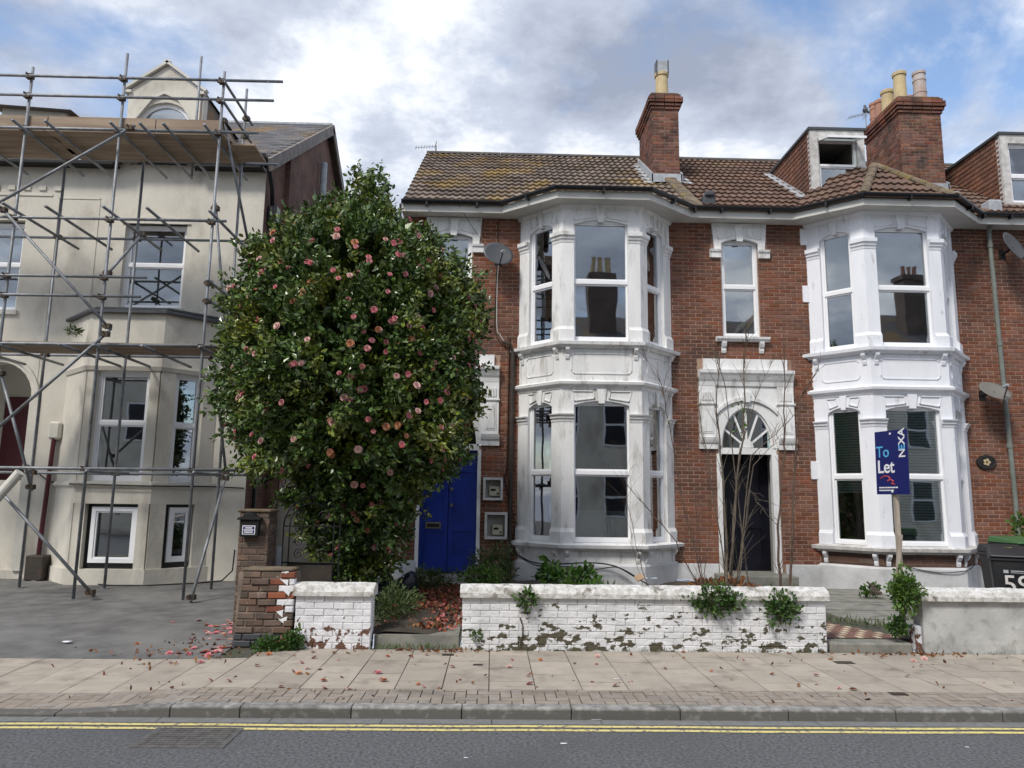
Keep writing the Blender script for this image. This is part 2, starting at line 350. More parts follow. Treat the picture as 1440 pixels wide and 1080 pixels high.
class Fr:
    def __init__(s, O, U):
        s.O = Vector((O[0], O[1], 0)); s.U = Vector((U[0], U[1], 0)).normalized(); s.Nn = Vector((s.U.y, -s.U.x, 0))
    def P(s, u, z, d=0): return s.O+s.U*u+s.Nn*d+Vector((0, 0, z))
    def box(s, m, u0, u1, z0, z1, d0, d1):
        c = s.P((u0+u1)/2, (z0+z1)/2, (d0+d1)/2); return m.obox(c, s.U*(u1-u0)/2, s.Nn*(d1-d0)/2, (0, 0, (z1-z0)/2))
    def poly(s, m, pts, d0, d1): return m.prism([s.P(u, z, d0) for u, z in pts], s.Nn*(d1-d0))
def arcpts(u0, u1, z, rise, n=12):      # from u1 to u0 over the top
    c = (u0+u1)/2; h = (u1-u0)/2
    if rise >= h*.95: return [(c+h*math.cos(PI*i/n), z+rise*math.sin(PI*i/n)) for i in range(n+1)]
    r = (h*h+rise*rise)/(2*rise); a = math.asin(h/r)
    return [(c+r*math.sin(a-2*a*i/n), z+rise-r+r*math.cos(a-2*a*i/n)) for i in range(n+1)]
def wallbricks(fr, u0, u1, z0, z1, holes, mname='brick', h=.075, L=.225, proud=.007, thick=.03, key='brick', jt=.014, jitter=.002, over=False, bev=.004):
    out = []; n = int(round((z1-z0)/h)); rot = Matrix((( fr.U.x, -fr.Nn.x, 0), (fr.U.y, -fr.Nn.y, 0), (0, 0, 1))).to_4x4()
    for i in range(n):
        za = z0+i*h; zc = za+h/2; segs = [(u0, u1)]
        for a, b, c, d in holes:
            if c < zc < d:
                ns = []
                for s, e in segs:
                    if b <= s or a >= e: ns.append((s, e)); continue
                    if a > s: ns.append((s, a))
                    if b < e: ns.append((b, e))
                segs = ns
        for s, e in segs:
            k = math.floor((s+(i % 2)*L/2)/L); x = k*L-(i % 2)*L/2
            while x < e-.02:
                a, b = max(x, s), min(x+L, e)
                if over and s == u0 and x < u0:
                    if x+L/2 < u0: x += L; continue
                    a = x
                if over and e == u1 and x+L > u1:
                    if x+L/2 >= u1: x += L; continue
                    b = x+L
                if b-a > .04:
                    me = boxmesh(key, round(b-a-jt, 2), thick, h-jt, mname, bev)
                    p = fr.P((a+b)/2, zc, proud-thick/2+random.uniform(-jitter, jitter))
                    out.append((me, Matrix.Translation(p) @ rot))
                x += L
    return out
def wallback(m, fr, u0, u1, z0, z1, holes, d0, d1):
    us = sorted({u0, u1, *[v for h in holes for v in h[:2] if u0 < v < u1]}); zs = sorted({z0, z1, *[v for h in holes for v in h[2:] if z0 < v < z1]})
    for a, b in zip(us, us[1:]):
        for c, d in zip(zs, zs[1:]):
            x, z = (a+b)/2, (c+d)/2
            if any(h[0] < x < h[1] and h[2] < z < h[3] for h in holes): continue
            fr.box(m, a, b, c, d, d0, d1)
    return m
def window(parent, fr, u0, u1, z0, z1, ztr, d=-.10, gm='glass', fm='pvc', label=None, fw=.055, name='window', lower_in=True):
    m = MB(); D = .07
    fr.box(m, u0, u0+fw, z0, z1, d-D, d); fr.box(m, u1-fw, u1, z0, z1, d-D, d); fr.box(m, u0+fw, u1-fw, z0, z0+fw, d-D, d); fr.box(m, u0+fw, u1-fw, z1-fw, z1, d-D, d)
    if ztr: fr.box(m, u0+fw, u1-fw, ztr-.035, ztr+.035, d-D, d+.006)
    s = .03
    zones = [(z0+fw, ztr-.035), (ztr+.035, z1-fw)] if ztr else [(z0+fw, z1-fw)]
    for i, (a, b) in enumerate(zones):   # inner sash rim, slightly set back
        dd = d-.018
        fr.box(m, u0+fw, u0+fw+s, a, b, dd-.04, dd); fr.box(m, u1-fw-s, u1-fw, a, b, dd-.04, dd); fr.box(m, u0+fw+s, u1-fw-s, a, a+s, dd-.04, dd); fr.box(m, u0+fw+s, u1-fw-s, b-s, b, dd-.04, dd)
    w = m.build(name, fm, parent, label=label)
    for i, (a, b) in enumerate(zones):
        g = MB(); fr.box(g, u0+fw+.004, u1-fw-.004, a+.004, b-.004, d-.05, d-.042); g.build('pane', gm, w)
    return w
def room(parent, x0, x1, y0, y1, z0, z1, material='interior'):
    m = MB(); m.add([(x0, y0, z0), (x1, y0, z0), (x1, y1, z0), (x0, y1, z0), (x0, y0, z1), (x1, y0, z1), (x1, y1, z1), (x0, y1, z1)], [(0, 3, 2, 1), (4, 5, 6, 7), (1, 2, 6, 5), (2, 3, 7, 6), (3, 0, 4, 7)])
    return m.build('room', material, parent)
def room_plan(parent, plan, y1, z0, z1, material='interior'):
    P = list(plan)+[(plan[-1][0], y1), (plan[0][0], y1)]; n = len(P); k = len(plan); m = MB()
    m.add([(x, y, z0) for x, y in P]+[(x, y, z1) for x, y in P], [tuple(range(n)), tuple(range(2*n-1, n-1, -1))]+[(i, n+i, n+(i+1) % n, (i+1) % n) for i in range(k-1, n)])
    return m.build('room', material, parent)
def leaves(name, pts, dirs, size, material, parent=None, kind=None, wr=.5, spread=.7, fold=.25, label=None):
    n = len(pts); pts = np.asarray(pts, float); d = np.asarray(dirs, float)+rng.normal(0, spread, (n, 3)); d /= np.linalg.norm(d, axis=1)[:, None]+1e-9
    a = rng.normal(0, 1, (n, 3)); sd_ = np.cross(d, a); sd_ /= np.linalg.norm(sd_, axis=1)[:, None]+1e-9; up = np.cross(sd_, d)
    L = size*rng.uniform(.65, 1.25, n)[:, None]; w = L*wr*.5
    b = pts; q = lambda f, g, h: b+d*L*f+sd_*w*g+up*w*h
    V = np.stack([q(0, 0, 0), q(.3, .9, fold), q(.68, .85, fold), q(1, 0, -.2), q(.68, -.85, fold), q(.3, -.9, fold)], 1).reshape(-1, 3)
    k = np.arange(n)[:, None]*6
    Fq = np.concatenate([k+np.array([[0, 1, 2, 3]]), k+np.array([[0, 3, 4, 5]])], 1).reshape(-1, 4)
    me = bpy.data.meshes.new(name); me.from_pydata(V.tolist(), [], Fq.tolist()); me.update(); me.materials.append(MATS[material])
    return link(name, me, parent, label, kind)
def blob(c, rad, n, shell=.55):
    v = rng.normal(0, 1, (n, 3)); v /= np.linalg.norm(v, axis=1)[:, None]; r = rng.uniform(shell, 1, n)[:, None]
    lump = 1+.18*np.sin(v[:, :1]*5+c[0]*3)+.15*np.sin(v[:, 2:]*7+c[1]*5)
    return np.array(c)+v*r*lump*np.array(rad), v
def text(body, size, M, material, parent, name='lettering', ext=.002, bold=0):
    cu = bpy.data.curves.new('t', 'FONT'); cu.body = body; cu.size = size; cu.extrude = ext; cu.offset = bold; cu.align_x = 'CENTER'; cu.align_y = 'CENTER'
    ob = bpy.data.objects.new('t', cu); COL.objects.link(ob); bpy.context.view_layer.update()
    me = bpy.data.meshes.new_from_object(ob.evaluated_get(bpy.context.evaluated_depsgraph_get())); bpy.data.objects.remove(ob); me.transform(M)
    me.materials.clear(); me.materials.append(MATS[material]); return link(name, me, parent)
# ================================================================ SETTING
# ground sheet, road, channel
struct(MB().box(-150, 150, 16.5, 220, -.6, .09).build('ground', 'soil'))
road = struct(MB().box(-150, 150, -60, 6.42, -.3, 0).build('road', 'asphalt'))
_d0 = atz(197, 1050, 0); _d1 = atz(330, 1024, 0)
for y0 in (6.335, 6.235):
    m = MB(); xs = np.linspace(-24, 24, 161)
    for a, b in zip(xs, xs[1:]):
        ja, jb = (.006*math.sin(a*1.7)+.004*math.sin(a*5.1), .006*math.sin(b*1.7)+.004*math.sin(b*5.1))
        m.add([(a, y0+ja, .004), (b, y0+jb, .004), (b, y0+.052+jb, .004), (a, y0+.052+ja, .004)], [(0, 1, 2, 3)])
    m.build('yellow_line', 'yellow', road)
KY = 6.55                                       # kerb face
ch = struct(MB().box(-60, 60, 6.42, KY+.06, -.3, -.006).build('gutter_channel', 'joint'))
x = -9.0
while x < 9.2:
    o = link('channel_block', boxmesh('channel_block', .896, .125, .1, 'channel', 0), ch); o.location = (x+.45, 6.486, -.046); x += .903
# pavement: sheet under the joints, slabs, block paving and kerb stones
DX0, DX1 = -3.55, -2.62                        # dropped kerb begins / ends
def drop(x): return min(1, max(0, (DX1-x)/(DX1-DX0)))
def zpav(x, y): return .092-.06*drop(x)*max(0, min(1, (8.3-y)/1.7))-.02*drop(x)
pav = MB(); xs = [-60, -9.5, -6, DX0, -3.2, -2.9, DX1, 60]
for a, b in zip(xs, xs[1:]):
    for c, d in ((KY+.05, 7.2), (7.2, 8.3), (8.3, 9.05)):
        pav.add([(a, c, zpav(a, c)-.012), (b, c, zpav(b, c)-.012), (b, d, zpav(b, d)-.012), (a, d, zpav(a, d)-.012), (a, c, -.25), (b, c, -.25), (b, d, -.25), (a, d, -.25)], [(0, 1, 2, 3), (4, 7, 6, 5), (0, 4, 5, 1), (2, 6, 7, 3)])
pav = struct(pav.build('pavement', 'joint'))
def pavepiece(name, x0, x1, y0, y1, material, parent, lift=0, gap=.004):
    x0 += gap; x1 -= gap; y0 += gap; y1 -= gap
    if x0 >= DX1:
        key = (name, round(x1-x0, 2), round(y1-y0, 2))
        if key not in _mc:
            sx, sy = round(x1-x0, 2)/2, round(y1-y0, 2)/2
            m = MB().box(-sx, sx, -sy, sy, -.03, 0); me = bpy.data.meshes.new(name); me.from_pydata(m.v, [], m.f); me.update(); me.materials.append(MATS[material]); _mc[key] = me
        o = link(name, _mc[key], parent); o.location = ((x0+x1)/2, (y0+y1)/2, .092+lift); o.rotation_euler = (random.uniform(-.004, .004), random.uniform(-.004, .004), 0)
    else:
        m = MB(); P = [(x0, y0), (x1, y0), (x1, y1), (x0, y1)]
        m.add([(x, y, zpav(x, y)-.04) for x, y in P]+[(x, y, zpav(x, y)+lift) for x, y in P], [(0, 3, 2, 1), (4, 5, 6, 7), (0, 1, 5, 4), (1, 2, 6, 5), (2, 3, 7, 6), (3, 0, 4, 7)])
        m.build(name, material, parent)
SW = .43
ic = 0; x = -9.46
while x < 8.4:
    y = 7.16-(.0 if ic % 2 else .3); yend = 8.94 if x > -2.95 else 8.42
    while y < yend-.02:
        a, b = max(y, 7.16), min(y+.6, yend)
        if b-a > .06: pavepiece('paving_slab', x, x+SW, a, b, 'slab', pav, random.uniform(-.002, .002))
        y += .6
    x += SW; ic += 1
PB0, PB1 = KY+.135, 7.155
pcs = []
for a in range(-92, 84):
    for b in range(-1, 6):
        k = (a-b) % 4
        if k == 0: r_ = (a*.1, a*.1+.2, PB0+b*.1, PB0+b*.1+.1)
        elif k == 3: r_ = (a*.1, a*.1+.1, PB0+b*.1, PB0+b*.1+.2)
        else: continue
        y0, y1 = max(r_[2], PB0), min(r_[3], PB1)
        if y1-y0 > .03: pcs.append((r_[0], r_[1], y0, y1))
pcs.sort(key=lambda p: abs(p[0]))
for p in pcs[:300]: pavepiece('block_paver', *p, 'paver', pav, random.uniform(-.0025, .0025), .003)
m = MB()
for x0, x1, y0, y1 in pcs[300:]:
    g = .003; P = [(x0+g, y0+g), (x1-g, y0+g), (x1-g, y1-g), (x0+g, y1-g)]; l = random.uniform(-.0025, .0025)
    m.add([(x, y, zpav(x, y)-.03) for x, y in P]+[(x, y, zpav(x, y)+l) for x, y in P], [(4, 5, 6, 7), (0, 1, 5, 4), (1, 2, 6, 5), (2, 3, 7, 6), (3, 0, 4, 7)])
m.build('block_paving', 'paver', pav, kind='stuff')
# kerb stones, 0.914 m each, joints measured
kerb = struct(MB().box(-60, 60, KY+.03, KY+.12, -.2, .02).build('kerb', 'joint'))
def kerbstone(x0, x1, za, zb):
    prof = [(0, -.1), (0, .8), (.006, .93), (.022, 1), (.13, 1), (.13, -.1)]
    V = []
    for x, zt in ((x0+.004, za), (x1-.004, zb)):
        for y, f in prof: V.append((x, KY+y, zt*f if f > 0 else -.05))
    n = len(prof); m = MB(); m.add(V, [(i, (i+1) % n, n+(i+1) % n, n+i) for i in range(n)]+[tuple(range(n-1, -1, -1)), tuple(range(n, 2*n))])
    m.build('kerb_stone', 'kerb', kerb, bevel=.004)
x = .28-.914*4
xs = [.33+.914*i for i in range(-4, 12)]
kx = [DX1-.0]
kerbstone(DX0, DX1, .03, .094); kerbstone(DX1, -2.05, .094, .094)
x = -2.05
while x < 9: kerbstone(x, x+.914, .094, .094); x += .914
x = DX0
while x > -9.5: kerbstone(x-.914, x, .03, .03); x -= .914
# driveway and front garden, paths
dv = MB(); dv.add([(-40, 8.38, .062), (-2.95, 8.38, .066), (-2.95, 9.3, .10), (-40, 9.3, .09), (-2.95, 17, .16), (-40, 17, .15)], [(0, 1, 2, 3), (3, 2, 4, 5)])
for p in list(dv.v): pass
struct(dv.build('driveway', 'drive'))
gd = MB(); gx = np.linspace(-2.95, 14, 60); gy = np.linspace(9.1, 17, 26)
def zg(x, y):
    b = .20+.06*math.sin(x*1.9+y)+.04*math.sin(x*4.1-y*2)
    if x < -1.5: b = .16+.03*math.sin(x*5+y*3)
    t = min(1, max(0, (y-9.2)/2)); b = b+.12*t
    if 3.95 < x < 5.3: b = .16
    if x > 5.0: b = .15+.02*math.sin(x*3)
    return b
nn_ = len(gx)
V = [(a, b, zg(a, b)) for b in gy for a in gx]
gd.add(V, [(j*nn_+i, j*nn_+i+1, (j+1)*nn_+i+1, (j+1)*nn_+i) for j in range(len(gy)-1) for i in range(nn_-1)])
struct(gd.build('front_garden', 'soil', smooth=True))
# path to the blue door: step at the wall, then rising flags
p1 = struct(MB().box(-1.34, -.36, 9.05, 9.45, .0, .232).build('path', 'concrete'))
yy = 9.46; zz_ = .25
for i in range(6):
    for j in range(2):
        MB().box(-1.28+j*.47, -.83+j*.47, yy, yy+.62, .02, zz_+random.uniform(-.006, .006)).build('path_flag', 'concrete', p1, bevel=.008)
    yy += .63; zz_ += .027
MB().box(-1.40, -.24, 13.55, 14.08, .1, .44).build('door_step', 'concrete', p1, bevel=.015)
# tiled path and flags at the right-hand gate
p2 = struct(MB().box(3.98, 4.96, 8.98, 9.25, -.02, .20).build('tiled_path', 'concrete', bevel=.02))
k = 0
bx = MB().box(3.9, 6.2, 9.25, 9.3, .0, .2)
def ztp(y): return .205+.03*(y-9.25)
tp = []
for j in range(13):
    for i in range(14-j):
        x0 = 4.0+i*.075; y0 = 9.27+j*.12; w = .072
        material = 'creamtile' if (i+2*j) % 3 == 0 else 'redtile'
        kk = ('ptile', material)
        if kk not in _mc:
            q = MB().box(-.035, .035, -.057, .057, -.012, .0); me = bpy.data.meshes.new('path_tile'); me.from_pydata(q.v, [], q.f); me.update(); me.materials.append(MATS[material]); _mc[kk] = me
        o = link('path_tile', _mc[kk], p2); o.location = (x0+.036, y0+.06, ztp(y0)+.006)
m = MB(); m.add([(3.98, 9.25, .203), (5.2, 9.25, .203), (5.2, 11.5, .265), (3.98, 11.5, .265)], [(0, 1, 2, 3)]); m.build('path_bed', 'joint', p2)
for j in range(5):
    y0 = 9.6+j*.75
    m = MB().box(4.15+.12*j*(j < 1)+ (0.9-.25*j if j < 4 else 0), 6.6, y0, y0+.73, .05, .255+.018*j); m.build('path_flag', 'concrete', p2, bevel=.008)
MB().box(4.15, 5.5, 13.55, 14.6, .05, .50).build('door_step', 'concrete', p2, bevel=.015)

# ================================================================ TERRACE
YF = 14.2; EAVE_Y = 13.9; EAVE_Z = 7.47; TP = .7076; RIDGE_Y = 18.5
def roofz(y): return EAVE_Z+(y-EAVE_Y)*TP
FW = Fr((0, YF), (1, 0))
def tilemesh(material):
    k = ('rt', material)
    if k not in _mc:
        n = 12; m = MB(); w = .304; V = []
        for yv, zo in ((0, .050), (.40, .004)):
            for i in range(n+1):
                u = i/n; ph = (u*2) % 1; z = .026*max(0, math.sin(PI*min(1, ph/.62))) if ph < .62 else 0
                V.append((u*w, yv, zo+z))
        for i in range(n+1): V.append((i/n*w, .004, .008))
        F = [(i, i+1, n+2+i, n+1+i) for i in range(n)]+[(i+1, i, 2*n+2+i, 2*n+3+i) for i in range(n)]
        m.add(V, F); me = bpy.data.meshes.new('roof_tile'); me.from_pydata(m.v, [], m.f); me.update(); me.materials.append(MATS[material]); _mc[k] = me
    return _mc[k]
def roof_main(house, x0, x1, material, skip=None, pad0=0, extra=None):
    deck = MB(); back = RIDGE_Y+(RIDGE_Y-EAVE_Y)
    zr = roofz(RIDGE_Y)
    deck.add([(x0, EAVE_Y-.02, EAVE_Z-.05), (x1, EAVE_Y-.02, EAVE_Z-.05), (x1, RIDGE_Y, zr-.035), (x0, RIDGE_Y, zr-.035), (x1, back, EAVE_Z-.05), (x0, back, EAVE_Z-.05)], [(0, 1, 2, 3), (3, 2, 4, 5), (0, 3, 5), (1, 4, 2)])
    rf = deck.build('roof', 'deck', house)
    th = math.atan(TP); sl_ = (RIDGE_Y-EAVE_Y)/math.cos(th); rows = 15; g = sl_/rows; cols = int(round((x1-x0)/.3)); cw = (x1-x0)/cols
    me = tilemesh(material); T = []
    for r_ in range(rows):
        for c in range(cols):
            s = r_*g; px = x0+c*cw; py = EAVE_Y-.05+s*math.cos(th); pz = EAVE_Z-.035+s*math.sin(th)
            if skip and skip(px+cw/2, py+.15, pz): continue
            T.append((me, Matrix.Translation((px, py, pz+random.uniform(-.003, .003))) @ Matrix.Rotation(th+random.uniform(-.008, .008), 4, 'X') @ Matrix.Rotation(random.uniform(-.006, .006), 4, 'Z') @ Matrix.Diagonal((cw/.3, 1, 1, 1))))
    if extra: T = extra+T
    emit('roof_tile', T, rf, 300, 'roof_tiling')
    m = MB(); n = int((x1-x0)/.45); w = (x1-x0)/n
    for i in range(n):
        a = x0+i*w
        m = MB(); P = []
        for x in (a+.003, a+w-.003):
            for t in range(7):
                an = PI*t/6; P.append((x, RIDGE_Y-.12*math.cos(an), zr-.03+.10*math.sin(an)))
        m.add(P, [(j, j+1, 8+j, 7+j) for j in range(6)]+[tuple(range(6, -1, -1)), tuple(range(7, 14))]); m.build('ridge_tile', 'ridgecap', rf)
    return rf
BH, BS, BD = .73, 1.48, .80          # bay: half front, half total, depth
def bayplan(cx, ext=0): return [(cx-BS, YF), (cx-BH, YF-BD), (cx+BH, YF-BD), (cx+BS, YF)]
def quoin(m, fr, u0, u1, z0, z1, d): fr.box(m, u0, u1, z0, z1, 0, d)
def bay(house, cx, wm, lab, blinds=False):
    pl = bayplan(cx)
    b = MB().sweep(pl, [(0, 3.94), (0, 4.60), (-.25, 4.60), (-.25, 3.94)], True)
    by = b.build('bay', wm, house, label=lab)
    MB().sweep(pl, [(0, .62), (0, .96), (-.25, .96), (-.25, .62)], True).build('bay_foot', 'apronbrick' if blinds else wm, by)
    MB().sweep(pl, [(.05, .10), (.05, .66), (.02, .70), (-.25, .70), (-.25, .1)], True).build('plinth', 'plinth', by)
    for z, mm in ((.94, 'sillold' if blinds else wm), (4.58, wm)):
        MB().sweep(pl, [(-.2, z-.02), (.05, z-.02), (.07, z+.015), (.13, z+.03), (.14, z+.085), (.03, z+.115), (-.2, z+.125)], True).build('sill', mm, by)
    MB().sweep(pl, [(-.2, 3.80), (.015, 3.80), (.03, 3.845), (.085, 3.885), (.095, 3.93), (.03, 3.965), (-.2, 3.975)], True).build('cornice', wm, by)
    MB().sweep(pl, [(0, 7.24), (.03, 7.26), (.05, 7.312), (-.2, 7.312), (-.2, 7.24)], True).build('cornice', wm, by)
    side = math.hypot(BS-BH, BD); dL = Vector((BS-BH, -BD)).normalized()
    frs = [Fr((cx-(BS+BH)/2, YF-BD/2), (BS-BH, -BD)), Fr((cx, YF-BD), (1, 0)), Fr((cx+(BS+BH)/2, YF-BD/2), (BS-BH, BD))]
    hl = side/2
    ops = [(-hl+.27, hl-.245), (-BH+.20, BH-.20), (-hl+.245, hl-.27)]
    PLn = [Vector(p) for p in pl]
    def seg(i, a, b):   # partial plan about corner i
        p = PLn[i]; q0 = p+(PLn[i-1]-p).normalized()*a if i > 0 else None; q1 = p+(PLn[i+1]-p).normalized()*b if i < 3 else None
        return [q for q in (q0, p, q1) if q is not None]
    corners = [seg(0, 0, .26), seg(1, .235, .225), seg(2, .225, .235), seg(3, .26, 0)]
    for zb, zs, zc, zt in ((1.04, 3.20, 3.345, 3.82), (4.69, 6.575, 6.77, 7.305)):
        for ci, pp in enumerate(corners):
            m = MB(); wl = ci in (0, 3)
            def S(prof): m.sweep(pp, prof, False)
            ph = .27
            S([(-.16, zb), (.055, zb), (.055, zb+ph-.06), (.045, zb+ph-.05), (.02, zb+ph), (-.16, zb+ph)])
            S([(-.16, zb+ph+.001), (.012, zb+ph+.001), (.012, zs), (-.16, zs)])
            S([(-.16, zs), (.02, zs), (.03, zs+.05), (.05, zs+.065), (.055, zs+.10), (.085, zs+.125), (.09, zc), (-.16, zc)])
            S([(-.16, zc+.001), (.004, zc+.001), (.004, zt), (-.16, zt)])
            m.build('pillar', wm, by)
            # recessed strip on the shafts
    for (ztop, zsp, rise, wz0, wtr) in ((3.82, 3.50, .09, 1.065, 2.295), (7.30, 6.93, .10, 4.70, 5.83)):
        for fi, (fr, (ua, ub)) in enumerate(zip(frs, ops)):
            half = hl if fi != 1 else BH
            m = MB(); pts = [(-half+.05, ztop), (half-.05, ztop), (half-.05, zsp-.03), (ub, zsp-.03)]+arcpts(ua, ub, zsp, rise, 10)+[(ua, zsp-.03), (-half+.05, zsp-.03)]
            fr.poly(m, pts, -.16, -.004); ln = m.build('lintel', wm, by)
            uc = (ua+ub)/2; zk = zsp+rise
            m = MB(); kw = .075 if fi == 1 else .055
            fr.poly(m, [(uc-kw*.75, zk-.055), (uc+kw*.75, zk-.055), (uc+kw*1.25, ztop-.02), (uc-kw*1.25, ztop-.02)], -.1, .028); m.build('keystone', wm, ln, bevel=.006)
            for sg in (-1, 1):   # raised outline panels either side of the keystone
                a0 = uc+sg*(kw*1.25+.04); a1 = uc+sg*((ub-ua)/2-.035); 
                zlo0, zlo1 = zk+.045, zsp+.085; zhi = ztop-.055
                quad = [(a0, zlo0), (a1, zlo1), (a1+sg*.05, zhi), (a0+sg*.02, zhi)]
                if abs(a1-a0) < .06: continue
                m = MB()
                for q in range(4):
                    (u1, z1), (u2, z2) = quad[q], quad[(q+1) % 4]
                    A, B = fr.P(u1, z1, .006), fr.P(u2, z2, .006); dv_ = (B-A); 
                    nn2 = fr.Nn.cross(dv_.normalized())
                    m.obox((A+B)/2, dv_/2+dv_.normalized()*.008, nn2*.008, fr.Nn*.011)
                m.build('raised_panel', wm, ln)
            w = window(house, fr, ua-.03, ub+.03, wz0, zsp+rise+.005, wtr, d=-.055, fw=.06)
            if not blinds and wz0 < 2:
                m = MB(); fr.box(m, ua, ub, 1.08, 1.62 if fi == 1 else 1.45, -.22, -.21); m.build('net_curtain', 'netting', w)
            if blinds and wz0 < 2 and fi < 2:
                zz0 = 1.15 if fi == 1 else 2.0
                m = MB(); z = zz0
                while z < 3.5: m.add([fr.P(ua+.02, z, -.122), fr.P(ub-.02, z, -.122), fr.P(ub-.02, z+.037, -.145), fr.P(ua+.02, z+.037, -.145)], [(0, 1, 2, 3)]); z += .05
                m.build('blind', 'blind', w, kind='stuff')
    # panels of the apron between the storeys, brackets under the sills
    for fi, fr in enumerate(frs):
        half = hl if fi != 1 else BH
        ua, ub = (-half+.20, half-.20) if fi != 1 else (-half+.18, half-.18)
        zl, zh, c = 4.09, 4.46, .05
        pts = [(ua+c, zl), (ub-c, zl), (ub, zl+c), (ub, zh-c), (ub-c, zh), (ua+c, zh), (ua, zh-c), (ua, zl+c)]
        m = MB()
        for q in range(8):
            (u1, z1), (u2, z2) = pts[q], pts[(q+1) % 8]; A, B = fr.P(u1, z1, .004), fr.P(u2, z2, .004); dv_ = B-A; nn2 = fr.Nn.cross(dv_.normalized())
            m.obox((A+B)/2, dv_/2+dv_.normalized()*.007, nn2*.009, fr.Nn*.010)
        m.build('apron_panel', wm, by)
        for zt, mm in ((4.56, wm), (.92, wm)):
            for u in ((-half+.10, half-.10)):
                m = MB(); prof = [(0, zt-.20), (.02, zt-.205), (.035, zt-.15), (.03, zt-.11), (.06, zt-.09), (.095, zt-.04), (.10, zt), (0, zt)]
                m.prism([fr.P(u-.035, z, d) for d, z in prof], fr.U*.07); m.build('bracket', mm, by)
    for z0, z1 in ((1.0, 3.75), (4.62, 7.22)): room_plan(house, [(cx-BS+.24, YF+.0), (cx-BH+.10, YF-BD+.2), (cx+BH-.10, YF-BD+.2), (cx+BS-.24, YF+.0)], YF+2.6, z0, z1)
    m = MB(); q = [(cx-BS+.05, YF+.1), (cx-BH, YF-BD+.05), (cx+BH, YF-BD+.05), (cx+BS-.05, YF+.1)]
    for z in (3.9,): m.prism([(x, y, z-.02) for x, y in q], (0, 0, .02))
    m.build('floor_slab', 'interior', by)
    return by
def lintel_window(house, cx, gm='glass', room_m='interior', hw=.37):
    fr = FW; z0, z1, ztr = 5.0, 6.95, 6.02
    m = MB(); ztop = 7.305
    fr.poly(m, [(cx-.55, ztop), (cx+.55, ztop), (cx+.50, 6.72), (cx+hw, 6.72)]+arcpts(cx-hw, cx+hw, 6.90, .09, 10)+[(cx-hw, 6.72), (cx-.50, 6.72)], -.02, .05)
    ln = m.build('lintel', 'white', house)
    m = MB(); fr.poly(m, [(cx-.06, 6.925), (cx+.06, 6.925), (cx+.10, ztop-.03), (cx-.10, ztop-.03)], .03, .085); m.build('keystone', 'white', ln, bevel=.006)
    for sg in (-1, 1):
        m = MB(); a, b = cx+sg*.15, cx+sg*.42; quad = [(a, 7.05), (b, 6.98), (b+sg*.05, 7.23), (a+sg*.02, 7.23)]
        for q in range(4):
            (u1, zz1), (u2, zz2) = quad[q], quad[(q+1) % 4]; A, B = fr.P(u1, zz1, .056), fr.P(u2, zz2, .056); dv_ = B-A; nn2 = fr.Nn.cross(dv_.normalized())
            m.obox((A+B)/2, dv_/2+dv_.normalized()*.008, nn2*.008, fr.Nn*.010)
        m.build('raised_panel', 'white', ln)
        m = MB(); u0, u1 = sorted((cx+sg*(hw+.005), cx+sg*.60))
        m.sweep([(u0, YF), (u1, YF)], [(-.02, 6.60), (.055, 6.60), (.06, 6.70), (.085, 6.72), (.095, 6.76), (-.02, 6.77)]); m.build('corbel', 'white', ln)
    w = window(house, FW, cx-hw, cx+hw, z0, z1+.03, ztr, d=-.05, gm=gm, fw=.055)
    m = MB().sweep([(cx-.52, YF), (cx+.52, YF)], [(-.05, 4.90), (.07, 4.90), (.085, 4.93), (.12, 4.945), (.125, 4.985), (-.05, 5.0)]); sl = m.build('sill', 'white', w)
    for sg in (-1, 1):
        m = MB(); u = cx+sg*.37; zt = 4.90; prof = [(0, zt-.22), (.02, zt-.225), (.04, zt-.17), (.03, zt-.12), (.065, zt-.10), (.09, zt-.04), (.095, zt), (0, zt)]
        m.prism([FW.P(u-.045, z, d) for d, z in prof], FW.U*.09); m.build('bracket', 'white', w)
    room(house, cx-hw-.1, cx+hw+.1, YF+.16, YF+1.6, z0-.1, z1+.15, room_m)
